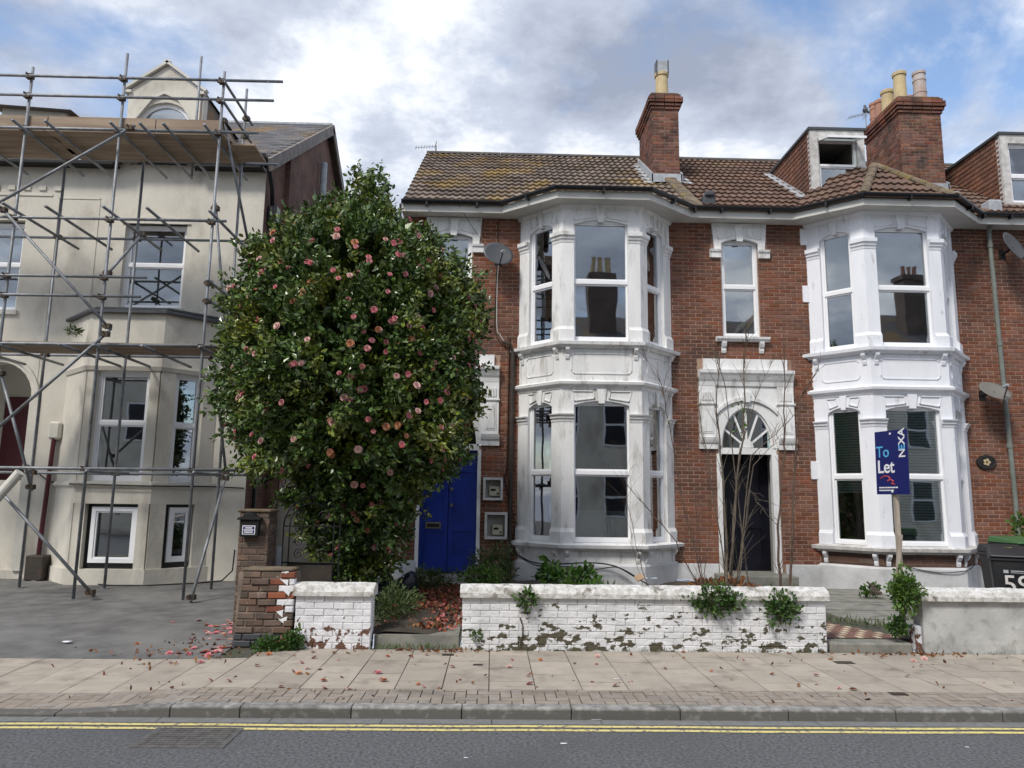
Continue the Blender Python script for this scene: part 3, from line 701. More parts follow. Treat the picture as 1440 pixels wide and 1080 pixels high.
def door_surround(house, cx):
    fr = FW; m = MB()
    fr.poly(m, [(cx-.60, 4.2), (cx+.60, 4.2), (cx+.60, 2.83), (cx+.50, 2.83)]+arcpts(cx-.50, cx+.50, 2.84, .76, 16)+[(cx-.50, 2.83), (cx-.60, 2.83)], -.06, .03)
    ds = m.build('door_surround', 'white', house)
    m = MB(); a = arcpts(cx-.595, cx+.595, 3.46, .28, 12)      # raised hood over the fanlight
    up = [(u, z+.07) for u, z in a]; fr.poly(m, a+up[::-1], .02, .075); m.build('hood_mould', 'white', ds)
    m = MB(); fr.poly(m, [(cx-.06, 3.70), (cx+.06, 3.70), (cx+.08, 3.90), (cx-.08, 3.90)], .03, .10); m.build('keystone', 'white', ds, bevel=.006)
    for sg in (-1, 1):
        u0, u1 = sorted((cx+sg*.60, cx+sg*.92)); m = MB(); fr.box(m, u0, u1, 3.02, 4.2, -.05, .055)
        p = m.build('pilaster', 'white', ds)
        m = MB(); fr.box(m, u0+.05, u1-.05, 3.10, 3.62, .055, .065); fr.box(m, u0+.08, u1-.08, 3.13, 3.59, .065, .075); m.build('pilaster_panel', 'white', ds)
        m = MB()
        for i in range(5): fr.box(m, u0+.05+i*.047, u0+.05+i*.047+.024, 3.74, 3.90, .054, .078)
        m.build('fluting', 'white', ds)
        m = MB().sweep([(u0-.02, YF), (u1+.02, YF)], [(-.04, 3.64), (.06, 3.64), (.085, 3.665), (.085, 3.69), (-.04, 3.70)]); m.build('moulding', 'white', ds)
        m = MB().sweep([(u0-.01, YF), (u1+.02, YF)], [(-.04, 2.80), (.06, 2.80), (.065, 2.90), (.09, 2.92), (.11, 2.97), (.12, 3.01), (-.04, 3.02)]); m.build('corbel', 'white', ds)
    m = MB().sweep([(cx-.92, YF), (cx+.92, YF)], [(-.04, 4.02), (.06, 4.02), (.075, 4.10), (.10, 4.14), (.14, 4.22), (.17, 4.26), (.175, 4.32), (-.04, 4.34)]); m.build('cornice', 'white', ds)
    m = MB(); fr.box(m, cx-.82, cx+.82, 4.341, 4.55, -.05, .06); m.build('blocking_course', 'white', ds)
    return ds
def eaves(house, x0, x1, bays, dark_end=True, bays_flat=()):
    pl = [(x0, EAVE_Y-.03)]
    for cx in bays: pl += [(cx-1.86, EAVE_Y-.03), (cx-.86, 13.06), (cx+.86, 13.06), (cx+1.86, EAVE_Y-.03)]
    pl.append((x1, EAVE_Y-.03))
    pl = [p for i, p in enumerate(pl) if i == 0 or p != pl[i-1]]
    MB().sweep(pl, [(0, 7.305), (0, 7.455), (-.025, 7.455), (-.025, 7.305)]).build('fascia', 'fascia', house)
    prof = [(0, 7.51)]+[(.055-.055*math.cos(PI*i/8), 7.505-.062*math.sin(PI*i/8)) for i in range(9)]+[(.11, 7.51), (.102, 7.51)]+[(.055+.047*math.cos(PI*i/8), 7.505-.05*math.sin(PI*i/8)) for i in range(9)]
    g = MB().sweep([(p[0], p[1]-.012) for p in pl], prof).build('gutter', 'gutter', house)
    xx = x0+.4
    for a, b in zip(pl, pl[1:]):
        a, b = Vector(a), Vector(b); n = max(1, int((b-a).length/.9))
        for i in range(n):
            p = a.lerp(b, (i+.5)/n); m = MB(); d = (b-a).normalized(); nv = Vector((d.y, -d.x)); m.obox((p.x+nv.x*.05, p.y+nv.y*.05-.012, 7.45), (d.x*.02, d.y*.02, 0), (nv.x*.05, nv.y*.05, 0), (0, 0, .05)); m.build('gutter_bracket', 'gutter', g)
    s = MB().prism([(p[0], p[1]+.03, 7.315) for p in pl]+[(x1, YF+.3, 7.315), (x0, YF+.3, 7.315)], (0, 0, .02)); s.build('soffit', 'fascia', house)
    for cx in bays_flat:
        MB().prism([(cx-1.86, EAVE_Y, 7.41), (cx-.86, 13.1, 7.41), (cx+.86, 13.1, 7.41), (cx+1.86, EAVE_Y, 7.41)], (0, 0, .04)).build('bay_roof', 'lead_dark', house)
def chimney(house, x0, x1, y0, y1, zb, zt, pots, lead_y=None):
    ch_ = MB().box(x0+.006, x1-.006, y0+.006, y1-.006, zb, zt).build('chimney', 'mortar_dark', house)
    P = []; zs = zt-.38
    f1 = Fr((0, y0), (1, 0)); P += wallbricks(f1, x0, x1, zb, zs, [], 'chimbrick', proud=.0, thick=.05, key='cbrick')
    f2 = Fr((x0, 0), (0, -1)); P += wallbricks(f2, -y1, -y0, zb, zs, [], 'chimbrick', proud=.0, thick=.05, key='cbrick')
    for i, ov in enumerate((.03, .06, .09, .09, .05)):
        z = zs+i*.075
        P += wallbricks(Fr((0, y0-ov), (1, 0)), x0-ov, x1+ov, z, z+.075, [], 'chimbrick', proud=0, thick=.12, key='cbrick')
        P += wallbricks(Fr((x0-ov, 0), (0, -1)), -y1-ov, -y0+ov, z, z+.075, [], 'chimbrick', proud=0, thick=.12, key='cbrick')
        P += wallbricks(Fr((x1+ov, 0), (0, 1)), y0-ov, y1+ov, z, z+.075, [], 'chimbrick', proud=0, thick=.12, key='cbrick')
    emit('brick', P, ch_, 300, 'brickwork')
    MB().box(x0-.02, x1+.02, y0-.02, y1+.02, zt-.02, zt+.05).build('flaunching', 'mossmortar', ch_, bevel=.03)
    for (x, y, r, h, mm, style) in pots:
        prof = [(r*1.12, 0), (r*1.12, .06), (r, .08), (r*.92, h-.10), (r*1.08, h-.09), (r*1.1, h-.02), (r*.95, h)]
        if style == 1: prof = [(r*1.1, 0), (r*1.1, .05), (r, .06), (r, h*.3), (r*1.07, h*.31), (r*1.07, h*.36), (r, h*.37), (r*.98, h*.7), (r*1.06, h*.71), (r*1.06, h*.76), (r*.96, h*.77), (r*.95, h-.07), (r*1.08, h-.06), (r*1.08, h)]
        MB().lathe((x, y, zt+.03), prof, 16).build('chimney_pot', mm, ch_, smooth=False)
        if style == 2:
            c = MB().box(x-.13, x+.13, y-.13, y+.13, zt+h-.02, zt+h+.30); c.build('cowl', 'lead', ch_, bevel=.015)
            c = MB().box(x-.145, x-.128, y-.135, y+.10, zt+h-.04, zt+h+.31); c.box(x+.128, x+.145, y-.135, y+.10, zt+h-.04, zt+h+.31); c.build('cowl_side', 'lead_dark', ch_)
    # lead apron where the stack meets the slates
    zf = roofz(y0); m = MB().box(x0-.04, x1+.04, y0-.05, y0-.012, zf-.1, zf+.20)
    m.add([(x0-.06, y0-.03, zf+.02), (x1+.06, y0-.03, zf+.02), (x1+.06, y0-.28, zf-.10), (x0-.06, y0-.28, zf-.10)], [(0, 1, 2, 3)])
    for xx in (x0-.05, x1+.012): m.prism([(xx, y0-.05, zf-.1), (xx, y0-.05, zf+.22), (xx, y1, roofz(y1)+.22), (xx, y1, roofz(y1)-.1)], (.04, 0, 0))
    for s in (-1, 1):
        xx = x0-.02 if s < 0 else x1+.02; m.add([(xx, y0-.2, roofz(y0-.2)+.05), (xx+s*.22, y0-.2, roofz(y0-.2)+.05), (xx+s*.16, y1, roofz(y1)+.05), (xx, y1, roofz(y1)+.05)], [(0, 1, 2, 3)])
    m.build('flashing', 'lead', ch_)
    return ch_
def dormer(house, x0, x1, yf, zt, openw):
    zb = roofz(yf)+.05; yb = EAVE_Y+(zt-EAVE_Z)/TP; fr = Fr((0, yf), (1, 0))
    m = MB()
    for xx in (x0, x1-.04): m.prism([(xx, yf+.03, zb-.1), (xx, yf+.03, zt), (xx, yb, zt), (xx, yb, zt-.1)], (.04, 0, 0))
    d = m.build('dormer', 'hungtile', house)
    T = MB(); r_ = 0; z = zb
    while z < zt-.02:
        ys = yf+.03; ye = EAVE_Y+(z+.10-EAVE_Z)/TP; y = ys-(.083 if r_ % 2 else 0)
        ylo = ys
        while y < min(yb, ys+4):
            a, b = max(y, ylo), y+.16
            if roofz(b) < z+.16 or True:
                if roofz((a+b)/2) < z+.09 and b-a > .03: T.add([(x0-.016, a+.003, z), (x0-.016, b-.003, z), (x0-.002, b-.003, z+.115), (x0-.002, a+.003, z+.115), (x0, a+.003, z), (x0, b-.003, z)], [(0, 1, 2, 3), (0, 4, 5, 1)])
            y += .166
        z += .105; r_ += 1
    T.build('hung_tile', 'hungtile', d, kind='stuff')
    m = MB(); fw = .15
    fr.box(m, x0-.01, x0+fw, zb-.12, zt+.02, -.12, .03); fr.box(m, x1-fw, x1+.01, zb-.12, zt+.02, -.12, .03); fr.box(m, x0+fw, x1-fw, zt-.17, zt+.02, -.12, .03); fr.box(m, x0+fw, x1-fw, zb-.12, zb+.02, -.12, .035)
    m.build('dormer_frame', 'sillold', d)
    c = (x0+x1)/2; m = MB(); ov = .05
    m.add([(x0-ov, yf-.06, zt+.02), (x1+ov, yf-.06, zt+.02), (x1+ov, yb+.2, zt+.02), (x0-ov, yb+.2, zt+.02), (c, yf+.25, zt+.17), (c, yb+.4, zt+.17), (x0-ov, yf-.06, zt+.075), (x1+ov, yf-.06, zt+.075), (x1+ov, yb+.2, zt+.075), (x0-ov, yb+.2, zt+.075)],
          [(0, 3, 2, 1), (0, 1, 7, 6), (1, 2, 8, 7), (3, 0, 6, 9), (6, 7, 4), (7, 8, 5, 4), (9, 6, 4, 5), (2, 3, 9, 8), (8, 9, 5)]); m.build('dormer_roof', 'lead_dark', d)
    wt = zt-.17; wb = zb+.02; zm = wb+(wt-wb)*(.56 if openw else .46)
    if openw:
        w = window(house, fr, x0+fw, x1-fw, wb, zm+.04, None, d=-.04, fw=.05)
        m = MB(); fr.box(m, x0+fw, x0+fw+.05, zm+.04, wt, -.11, -.04); fr.box(m, x1-fw-.05, x1-fw, zm+.04, wt, -.11, -.04); fr.box(m, x0+fw+.05, x1-fw-.05, wt-.05, wt, -.11, -.04); m.build('sash_frame', 'pvc', w)
        hgt = wt-zm-.1; an = R(72); m = MB(); g = MB(); u0, u1 = x0+fw+.02, x1-fw-.02
        def Q(u, s, t): return Vector((u, yf-.02-math.sin(an)*s-math.cos(an)*t*0, wt-.05-math.cos(an)*s+t))
        def bar(ua, ub, sa, sb):
            P = [Q(ua, sa, 0), Q(ub, sa, 0), Q(ub, sb, 0), Q(ua, sb, 0)]; m.prism(P, (0, 0, .05))
        bar(u0, u0+.06, 0, hgt); bar(u1-.06, u1, 0, hgt); bar(u0+.06, u1-.06, 0, .06); bar(u0+.06, u1-.06, hgt-.06, hgt); m.build('open_sash', 'pvc', w)
        g.prism([Q(u0+.06, .06, .02), Q(u1-.06, .06, .02), Q(u1-.06, hgt-.06, .02), Q(u0+.06, hgt-.06, .02)], (0, 0, .006)); g.build('pane', 'glass', w)
    else: window(house, fr, x0+fw, x1-fw, wb, wt, zm, d=-.04, gm='glass_soft', fw=.05)
    room(house, x0+.06, x1-.06, yf+.14, yb-.2, wb-.05, wt+.1, 'interior' if openw else 'interior_light')

# ---------------------------------------------------------------- house with the blue door
HA = thing('terraced_house', 'red brick terraced house with blue double door and white bay beside the camellia', 'house', (1, 14.2, .1))
XA0, XA1, XB1 = -1.80, 3.92, 9.64
CA, DA, WA = 1.96, -.82, -.84
CB, DB, WB = 7.68, 4.87, 4.84
def facade(house, x0, x1, cb, cd_, cw_, z0, order, plinth=True):
    holes = [(cd_-.56, cd_+.56, 0, 3.75), (cd_-.70, cd_+.70, 2.8, 4.3), (cw_-.37, cw_+.37, 5.0, 7.1)] if cd_ is not None else []
    if cb is not None: holes.append((cb-1.42, cb+1.42, .9, 7.42))
    w = wallback(MB(), FW, x0, x1, .05, 7.33, holes, -.25, 0).build('wall', 'mortar', house)
    bh = list(holes)
    if cd_ is not None: bh += [(cd_-.92, cd_+.92, 2.82, 4.55), (cw_-.55, cw_+.55, 6.62, 7.5), (cw_-.5, cw_+.5, 4.9, 5.0), (cd_-.60, cd_+.60, .05, 2.9)]
    if cb is not None: bh.append((cb-1.46, cb+1.46, 0, 7.5))
    P = wallbricks(FW, x0, x1, z0, 7.335, bh, over=True)
    P.sort(key=lambda p: order(p[1].translation)); emit('brick', P, w, 300, 'brickwork')
    if plinth:
        for a, b in plinth: MB().box(a, b, YF-.045, YF+.02, .05, z0).build('plinth', 'plinth', w, bevel=.008)
    return w
wA = facade(HA, XA0, XA1, CA, DA, WA, .66, lambda p: (0 if p.x > -.3 else 5)+abs(p.z-3), [(XA0-.02, -1.40), (CA+BS, XA1)])
lintel_window(HA, WA, gm='glass_soft', room_m='interior_light')
door_surround(HA, DA)
def fan(house, cx, y, muntins):
    fr = Fr((0, y), (1, 0)); m = MB(); fr.poly(m, [(cx-.53, 2.82)]+arcpts(cx-.53, cx+.53, 2.84, .79, 16)[::-1]+[(cx+.53, 2.82)], -.008, 0); m.build('fanlight', 'glass', house)
    m = MB()
    fr.box(m, cx-.56, cx+.56, 2.71, 2.83, -.08, .06)
    if muntins:
        for a in (30, 62, 90, 118, 150):
            A = fr.P(cx, 2.84, .012); B = fr.P(cx+.53*math.cos(R(a)), 2.84+.76*math.sin(R(a)), .012); dv_ = B-A; nn2 = fr.Nn.cross(dv_.normalized()); m.obox((A+B)/2, dv_/2, nn2*.018, fr.Nn*.012)
        arc = arcpts(cx-.53, cx+.53, 2.84, .79, 18); inn = [(cx+(u-cx)*.88, 2.84+(z-2.84)*.92) for u, z in arc]
        fr.poly(m, arc+inn[::-1], -.01, .03); arc = arcpts(cx-.13, cx+.13, 2.84, .16, 10); fr.poly(m, arc, 0, .03)
    m.build('fanlight_bars', 'white', house)
fan(HA, DA, YF+.06, False)
# door frame and two leaves
m = MB(); FW.box(m, DA-.60, DA-.535, .44, 2.72, -.12, .03); FW.box(m, DA+.535, DA+.60, .44, 2.72, -.12, .03); m.build('door_frame', 'white', HA)
for s in (-1, 1):
    u0, u1 = (DA-.53, DA-.006) if s < 0 else (DA+.006, DA+.53); fr = Fr((0, YF+.07), (1, 0)); m = MB(); fr.box(m, u0, u1, .45, 2.705, -.045, -.012)
    d = m.build('door', 'blue', HA)
    m = MB(); k = .085
    for a, b, c, e in ((u0, u0+k, .45, 2.705), (u1-k, u1, .45, 2.705), (u0+k, u1-k, .45, .72), (u0+k, u1-k, 1.20, 1.52), (u0+k, u1-k, 2.30, 2.705)): fr.box(m, a, b, c, e, -.012, .012)
    m.build('door_rail', 'blue', d)
    m = MB(); w_ = u1-u0-2*k     # diagonal boards in the panels
    for zlo, zhi in ((.72, 1.20), (1.52, 2.30)):
        t = -w_
        while t < zhi-zlo:
            pts = []
            for uu in (0, w_):
                za = zlo+t+(w_-uu if s < 0 else uu) ; pts.append((u0+k+uu, za))
            (ua, za), (ub, zb) = pts
            za2, zb2 = za+.10, zb+.10; cl = lambda z: min(zhi, max(zlo, z))
            if cl(za2) > cl(za)+.002 or cl(zb2) > cl(zb)+.002:
                m = MB(); fr.poly(m, [(ua, cl(za)), (ub, cl(zb)), (ub, max(cl(zb2), cl(zb)+.001)), (ua, max(cl(za2), cl(za)+.001))], -.012, -.002); m.build('door_board', 'blue', d)
            t += .112
fr = Fr((0, YF+.07), (1, 0))
m = MB(); fr.box(m, DA-.42, DA-.13, 1.24, 1.36, .012, .024); lb = m.build('letter_box', 'brass', HA, bevel=.004); m = MB(); fr.box(m, DA-.39, DA-.16, 1.27, 1.33, .024, .028); m.build('letter_flap', 'black', lb)
for z in (1.68, 1.98): m = MB(); m.tube(fr.P(DA+.06, z, .012), fr.P(DA+.06, z, .06), .03, 10); m.build('door_knob', 'brass', HA)
MB().box(DA-.55, DA+.55, YF+.24, YF+.26, .4, 3.7).build('porch_back', 'interior', HA)
bay(HA, CA, 'white', 'white painted two storey bay of the blue door house')
eaves(HA, XA0-.05, XA1, [CA], bays_flat=[CA])
roof_main(HA, XA0-.06, XA1, 'tile', skip=lambda x, y, z: 3.5 < x and 15.9 < y < 17.5)
chimney(HA, 3.54, 4.16, 16.0, 17.5, 8.9, 11.12, [(3.86, 16.35, .155, .70, 'pot_cream', 2)])
m = MB()      # mortared party verge between the roofs
y = EAVE_Y
while y < 15.95:
    m.obox((3.93, y+.1, roofz(y+.1)+.07+random.uniform(-.01, .01)), (.13, 0, 0), (0, .105, .105*TP), (0, -.03, .05)); y += .2
m.build('party_verge', 'mossmortar', HA, bevel=.02)
MB().box(XA0-.10, XA0-.062, 13.9, 14.0, 7.05, 7.47).build('gutter_outlet', 'gutter', HA)
MB().box(4.14, 4.40, 14.15, 14.45, 7.62, 7.92).box(4.17, 4.37, 14.1, 14.2, 7.86, 7.98).build('roof_vent', 'lead_dark', HA, bevel=.03)

# ---------------------------------------------------------------- house with the dark door
HB = thing('terraced_house', 'red brick terraced house with dark door, fanlight and open dormer, behind the To Let board', 'house', (7, 14.2, .1))
wB_ = facade(HB, XA1, XB1, CB, DB, WB, .66, lambda p: (0 if p.x < 6.3 else 3)+abs(p.z-3), [(5.52, CB-BS), (XA1, DB-.62), (CB+BS, XB1)])
lintel_window(HB, WB); door_surround(HB, DB); fan(HB, DB, YF+.05, True)
m = MB(); FW.box(m, DB-.60, DB-.51, .50, 2.71, -.1, .02); FW.box(m, DB+.46, DB+.58, .50, 2.71, -.1, .02); m.build('door_frame', 'white', HB)
fr = Fr((0, YF+.45), (1, 0)); m = MB(); fr.box(m, DB-.55, DB+.55, .5, 2.8, -.05, -.012); d = m.build('door', 'navy', HB)
m = MB()
for a, b, c, e in ((-.5, -.38, .5, 2.75), (.38, .5, .5, 2.75), (-.06, .06, .5, 2.75), (-.38, -.06, .5, .75), (.06, .38, .5, .75), (-.38, -.06, 1.3, 1.5), (.06, .38, 1.3, 1.5), (-.38, .38, 2.55, 2.75)): fr.box(m, DB+a, DB+b, c, e, -.012, .012)
m.build('door_rail', 'navy', d)
m = MB(); m.box(DB-.58, DB-.55, YF+.02, YF+.5, .3, 2.8); m.box(DB+.55, DB+.58, YF+.02, YF+.5, .3, 2.8); m.box(DB-.55, DB+.55, YF+.08, YF+.6, 2.80, 2.82); m.box(DB-.6, DB+.6, YF+.55, YF+.58, 2.8, 3.8); m.build('porch_lining', 'interior', HB)
bay(HB, CB, 'whiteB', 'bluish white two storey bay of the dark door house', blinds=True)
# white quoin blocks on the left return of the bay
for z0 in (2.25, 5.72, 6.9): MB().box(CB-BS-.12, CB-BS+.02, YF-.03, YF+.02, z0, z0+.34).build('quoin', 'whiteB', HB, bevel=.006)
eaves(HB, XA1, XB1+.02, [CB])
# hipped roof over the bay
E0, E1, E2, E3 = [Vector(p) for p in ((CB-1.86, EAVE_Y-.05, 7.45), (CB-.86, 13.03, 7.45), (CB+.86, 13.03, 7.45), (CB+1.86, EAVE_Y-.05, 7.45))]
AP = Vector((CB+.14, 14.45, 8.72)); BK = Vector((CB+.14, EAVE_Y+(8.72-EAVE_Z)/TP+.1, 8.72))
def facet_tiles(poly, me):
    poly = [Vector(p) for p in poly]; U = (poly[1]-poly[0]).normalized(); Nf = (poly[1]-poly[0]).cross(poly[2]-poly[0]).normalized()
    if Nf.z < 0: Nf = -Nf
    Vv = Nf.cross(U); P2 = [((p-poly[0]).dot(U), (p-poly[0]).dot(Vv)) for p in poly]; out = []
    def inside(u, v):
        c = False; j = len(P2)-1
        for i in range(len(P2)):
            (xi, yi), (xj, yj) = P2[i], P2[j]
            if (yi > v) != (yj > v) and u < (xj-xi)*(v-yi)/(yj-yi)+xi: c = not c
            j = i
        return c
    M3 = Matrix((U, Vv, Nf)).transposed().to_4x4(); us = [p[0] for p in P2]; vsx = [p[1] for p in P2]; v = 0.0
    while v < max(vsx):
        u = min(us)-.3
        while u < max(us):
            n_in = sum(inside(u+a, v+b) for a in (.05, .15, .25) for b in (.06, .3))
            if n_in >= 3: out.append((me, Matrix.Translation(poly[0]+U*u+Vv*(v-.04)+Nf*.0) @ M3))
            u += .3
        v += .37
    return out
m = MB(); 
for tri in ((E0, E1, AP), (E1, E2, AP), (E2, E3, AP), (E0, AP, BK), (AP, E3, BK)): m.add([p+Vector((0, 0, -.02)) for p in tri], [(0, 1, 2)])
hr = m.build('bay_roof', 'deck', HB)
meB = tilemesh('tileB')
FT = facet_tiles([E0, E1, AP, BK], meB)+facet_tiles([E1, E2, AP], meB)+facet_tiles([E2, E3, BK, AP], meB)
emit('roof_tile', FT, hr, 300)
def hipcap(a, b, r=.085, parent=hr, material='mossmortar'):
    a, b = Vector(a), Vector(b); n = max(1, int((b-a).length/.32)); d = (b-a).normalized(); s = d.cross(Vector((0, 0, 1))).normalized(); u = s.cross(d)
    for i in range(n):
        p, q = a.lerp(b, i/n), a.lerp(b, (i+1)/n); m = MB(); P = []
        for c, rr in ((p, r*1.1), (q, r)):
            for t in range(7): an = PI*t/6; P.append(c+s*math.cos(an)*rr+u*(math.sin(an)*rr*.9+.02))
        m.add(P, [(j, j+1, 8+j, 7+j) for j in range(6)]+[tuple(range(6, -1, -1)), tuple(range(7, 14))]); m.build('hip_tile', material, parent)
hipcap(E1+Vector((0, 0, .02)), AP); hipcap(E2+Vector((0, 0, .02)), AP); hipcap(AP, BK)
roof_main(HB, XA1, XB1, 'tileB', skip=lambda x, y, z: (x < 4.2 and 15.9 < y < 17.5) or (6.66 < x < 7.84 and 14.75 < y < 17.0) or (x > 9.15 and 15.65 < y < 17.2) or (abs(x-CB) < 1.75-(y-13.9)*.95 and y < 15.6))
dormer(HB, 6.62, 7.76, 14.72, 9.62, True)
chimney(HB, 9.15, 10.12, 15.7, 17.25, 8.7, 11.02, [(9.42, 16.05, .145, .80, 'pot_cream', 0), (9.86, 16.0, .14, .78, 'pot_grey', 1), (9.36, 16.5, .145, .60, 'pot_cream', 0), (9.36, 16.85, .12, .55, 'pot_red', 0), (9.36, 17.1, .12, .60, 'pot_red', 1), (9.88, 16.5, .13, .45, 'pot_red', 0), (9.88, 16.95, .13, .45, 'pot_cream', 0)])
m = MB(); y = EAVE_Y
while y < 15.65:
    m.obox((9.63, y+.1, roofz(y+.1)+.06+random.uniform(-.01, .01)), (.12, 0, 0), (0, .105, .105*TP), (0, -.03, .05)); y += .2
m.build('party_verge', 'mossmortar', HB, bevel=.02)
m = MB(); m.add([(6.35, 14.6, roofz(14.6)+.06), (6.60, 14.6, roofz(14.6)+.07), (6.60, 16.9, roofz(16.9)+.07), (6.42, 16.9, roofz(16.9)+.06)], [(0, 1, 2, 3)]); m.build('flashing', 'lead', HB)

# ---------------------------------------------------------------- next house, cut by the frame
HC = thing('terraced_house', 'red brick terraced house cut off by the right edge of the picture', 'house', (11.5, 14.2, .1))
facade(HC, XB1, 14.5, None, None, None, .36, lambda p: p.x*3+abs(p.z-4)*.5, [])
eaves(HC, XB1+.02, 14.5, [])
roof_main(HC, XB1, 14.5, 'tileB', skip=lambda x, y, z: (x < 10.2 and 15.65 < y < 17.2) or (10.75 < x < 12.0 and 14.75 < y < 17))
dormer(HC, 10.72, 12.0, 14.72, 9.62, False)
MB().box(9.98, 10.26, 14.15, 14.45, 7.62, 7.95).build('roof_vent', 'lead', HC, bevel=.03)
m = MB().path([(9.82, 13.93, 7.42), (9.82, 13.97, 7.30), (9.88, 14.10, 7.22), (9.90, 14.10, 5.0), (9.94, 14.10, 2.0), (9.94, 14.10, .25)], .042, 10)
for z in (6.9, 4.9, 2.9, 1.2): m.tube((9.90+(5-z)*.01, 14.10, z), (9.90+(5-z)*.01, 14.10, z+.09), .052, 10)
tag(m.build('drainpipe', 'pipe_grey', smooth=False), 'grey green drainpipe on the brick wall right of the bluish white bay', 'drainpipe')
# ================================================================ RENDERED VILLA
VY = 15.2; VX1 = -4.93; VX0 = -15.5
V = thing('rendered_villa', 'cream rendered house with canted bay and stone gablet, wrapped in scaffolding', 'house', (-8, 15.2, .1))
FV = Fr((0, VY), (1, 0)); VE = 8.62; VRY = 20.3; VS = (12.35-8.75)/(20.3-14.85)
def vroof(y): return 8.75+(y-14.85)*VS
CVX = -7.05                     # bay centre
holes = [(-7.78, -6.50, 5.60, 7.48), (-10.95, -9.86, 5.50, 7.44), (-10.85, -9.33, .3, 4.5), (CVX-1.25, CVX+1.25, .4, 5.2)]
wallback(MB(), FV, VX0, VX1, .05, VE+.1, holes, -.3, 0).build('wall', 'render', V)
# arched head of the porch
m = MB(); FV.poly(m, [(-11.0, 4.62), (-9.25, 4.62), (-9.25, 3.68), (-9.33, 3.68)]+arcpts(-10.75, -9.33, 3.72, .71, 14)+[(-10.75, 3.68), (-11.0, 3.68)], -.3, .012); m.build('porch_arch', 'render', V)
m = MB(); a = arcpts(-10.83, -9.25, 3.72, .79, 14); b = [(-10.04+(u+10.04)*1.10, 3.72+(z-3.72)*1.08) for u, z in a]; FV.poly(m, a+b[::-1], .0, .06); FV.box(m, -9.33, -9.16, .3, 3.72, .013, .05); m.build('porch_moulding', 'render_new', V)
m = MB(); m.box(-11.2, -9.25, 16.35, 16.4, .1, 4.6); m.box(-9.33, -9.28, 15.5, 16.4, .1, 4.6); m.box(-11.2, -9.25, 15.45, 16.4, .1, 2.05); m.build('porch_lining', 'render', V)
MB().box(-10.55, -9.60, 16.30, 16.34, 2.05, 3.85).build('door', 'maroon', V)
# first-floor windows
def vwin(u0, u1, z0, z1, ztr, rm='interior', gm='glass'):
    w = window(V, FV, u0, u1, z0, z1, ztr, d=-.12, fw=.07, gm=gm); m = MB(); FV.box(m, u0-.06, u1+.06, z0-.09, z0, -.12, .06); m.build('sill', 'render_new', w); room(V, u0-.05, u1+.05, VY+.31, VY+1.8, z0-.1, z1+.1, rm); return w
vwin(-7.78, -6.50, 5.60, 7.42, 6.55, 'interior_light', 'glass_soft'); vwin(-10.95, -9.86, 5.50, 7.40, 6.5, 'interior_light', 'glass_soft')
m = MB(); FV.poly(m, [(-7.85, 7.42)]+arcpts(-7.85, -6.43, 7.44, .14, 10)[::-1]+[(-6.43, 7.42)], -.01, .03); m.build('window_head', 'render_new', V)
m = MB()       # incised panels and blocked frieze on the render
for u0, u1, z0, z1 in ((-9.22, -8.35, 4.85, 7.95),):
    for a, b, c, d in ((u0, u0+.02, z0, z1), (u1-.02, u1, z0, z1), (u0, u1, z1-.02, z1), (u0, u1, z0, z0+.02)): FV.box(m, a, b, c, d, 0, .012)
for i in range(5): FV.box(m, -10.6+i*.32, -10.46+i*.32, 8.10, 8.20, 0, .03)
FV.box(m, -10.9, -9.35, 7.98, 8.02, 0, .02); m.build('render_panel', 'render', V)
# canted bay with basement
vb = [(CVX-1.62, VY), (CVX-.80, VY-.80), (CVX+.62, VY-.80), (CVX+1.45, VY)]
VBP = [Vector(p) for p in vb]
vbay = MB().sweep(vb, [(0, 4.22), (0, 5.30), (-.25, 5.30), (-.25, 4.22)], True).build('bay', 'render', V)
MB().sweep(vb, [(.03, .02), (.03, .42), (-.25, .42), (-.25, .02)], True).build('bay_foot', 'render', vbay)
MB().sweep(vb, [(0, 1.62), (0, 1.95), (-.25, 1.95), (-.25, 1.62)], True).build('apron', 'render', vbay)
MB().sweep(vb, [(-.2, 1.93), (.03, 1.93), (.06, 1.96), (.06, 2.03), (-.2, 2.06)], True).build('sill_band', 'render_new', vbay)
MB().sweep(vb, [(-.2, 4.16), (.02, 4.16), (.05, 4.24), (-.2, 4.27)], True).build('cornice', 'render', vbay)
m = MB().sweep(vb, [(-.25, 5.30), (.08, 5.28), (.10, 5.29), (.10, 5.335), (-.25, 5.44)], True); m.prism([(x, y+.1, 5.40) for x, y in vb], (0, 0, .04)); m.build('bay_roof', 'lead_dark', vbay)
frv = []
for a, b in zip(VBP, VBP[1:]): c = (a+b)/2; frv.append((Fr(c, b-a), (b-a).length/2))
for i, (fr, hl) in enumerate(frv):
    if i == 0: m = MB(); fr.box(m, -hl, hl-.02, .4, 4.24, -.24, -.004); m.build('blank_face', 'render', vbay); continue
    for z0, z1, hw, ztr in ((2.05, 4.16, hl-(.20 if i == 1 else .30), 3.15), (.43, 1.62, hl-(.22 if i == 1 else .30), None)):
        m = MB(); fr.box(m, -hl+.02, -hw, z0-.03, z1+.08, -.24, -.003); m.build('pier', 'render', vbay); m = MB(); fr.box(m, hw, hl-.02, z0-.03, z1+.08, -.24, -.003); m.build('pier', 'render', vbay)
        if ztr is None:
            m = MB(); fr.box(m, -hw, hw, z0, z1, -.2, -.13); m.build('dark_surround', 'black', vbay); w = window(V, fr, -hw+.10, hw-.03, z0+.10, z1-.06, None, d=-.07, fw=.075, gm='glass')
        else: window(V, fr, -hw, hw, z0, z1, ztr, d=-.10, fw=.075)
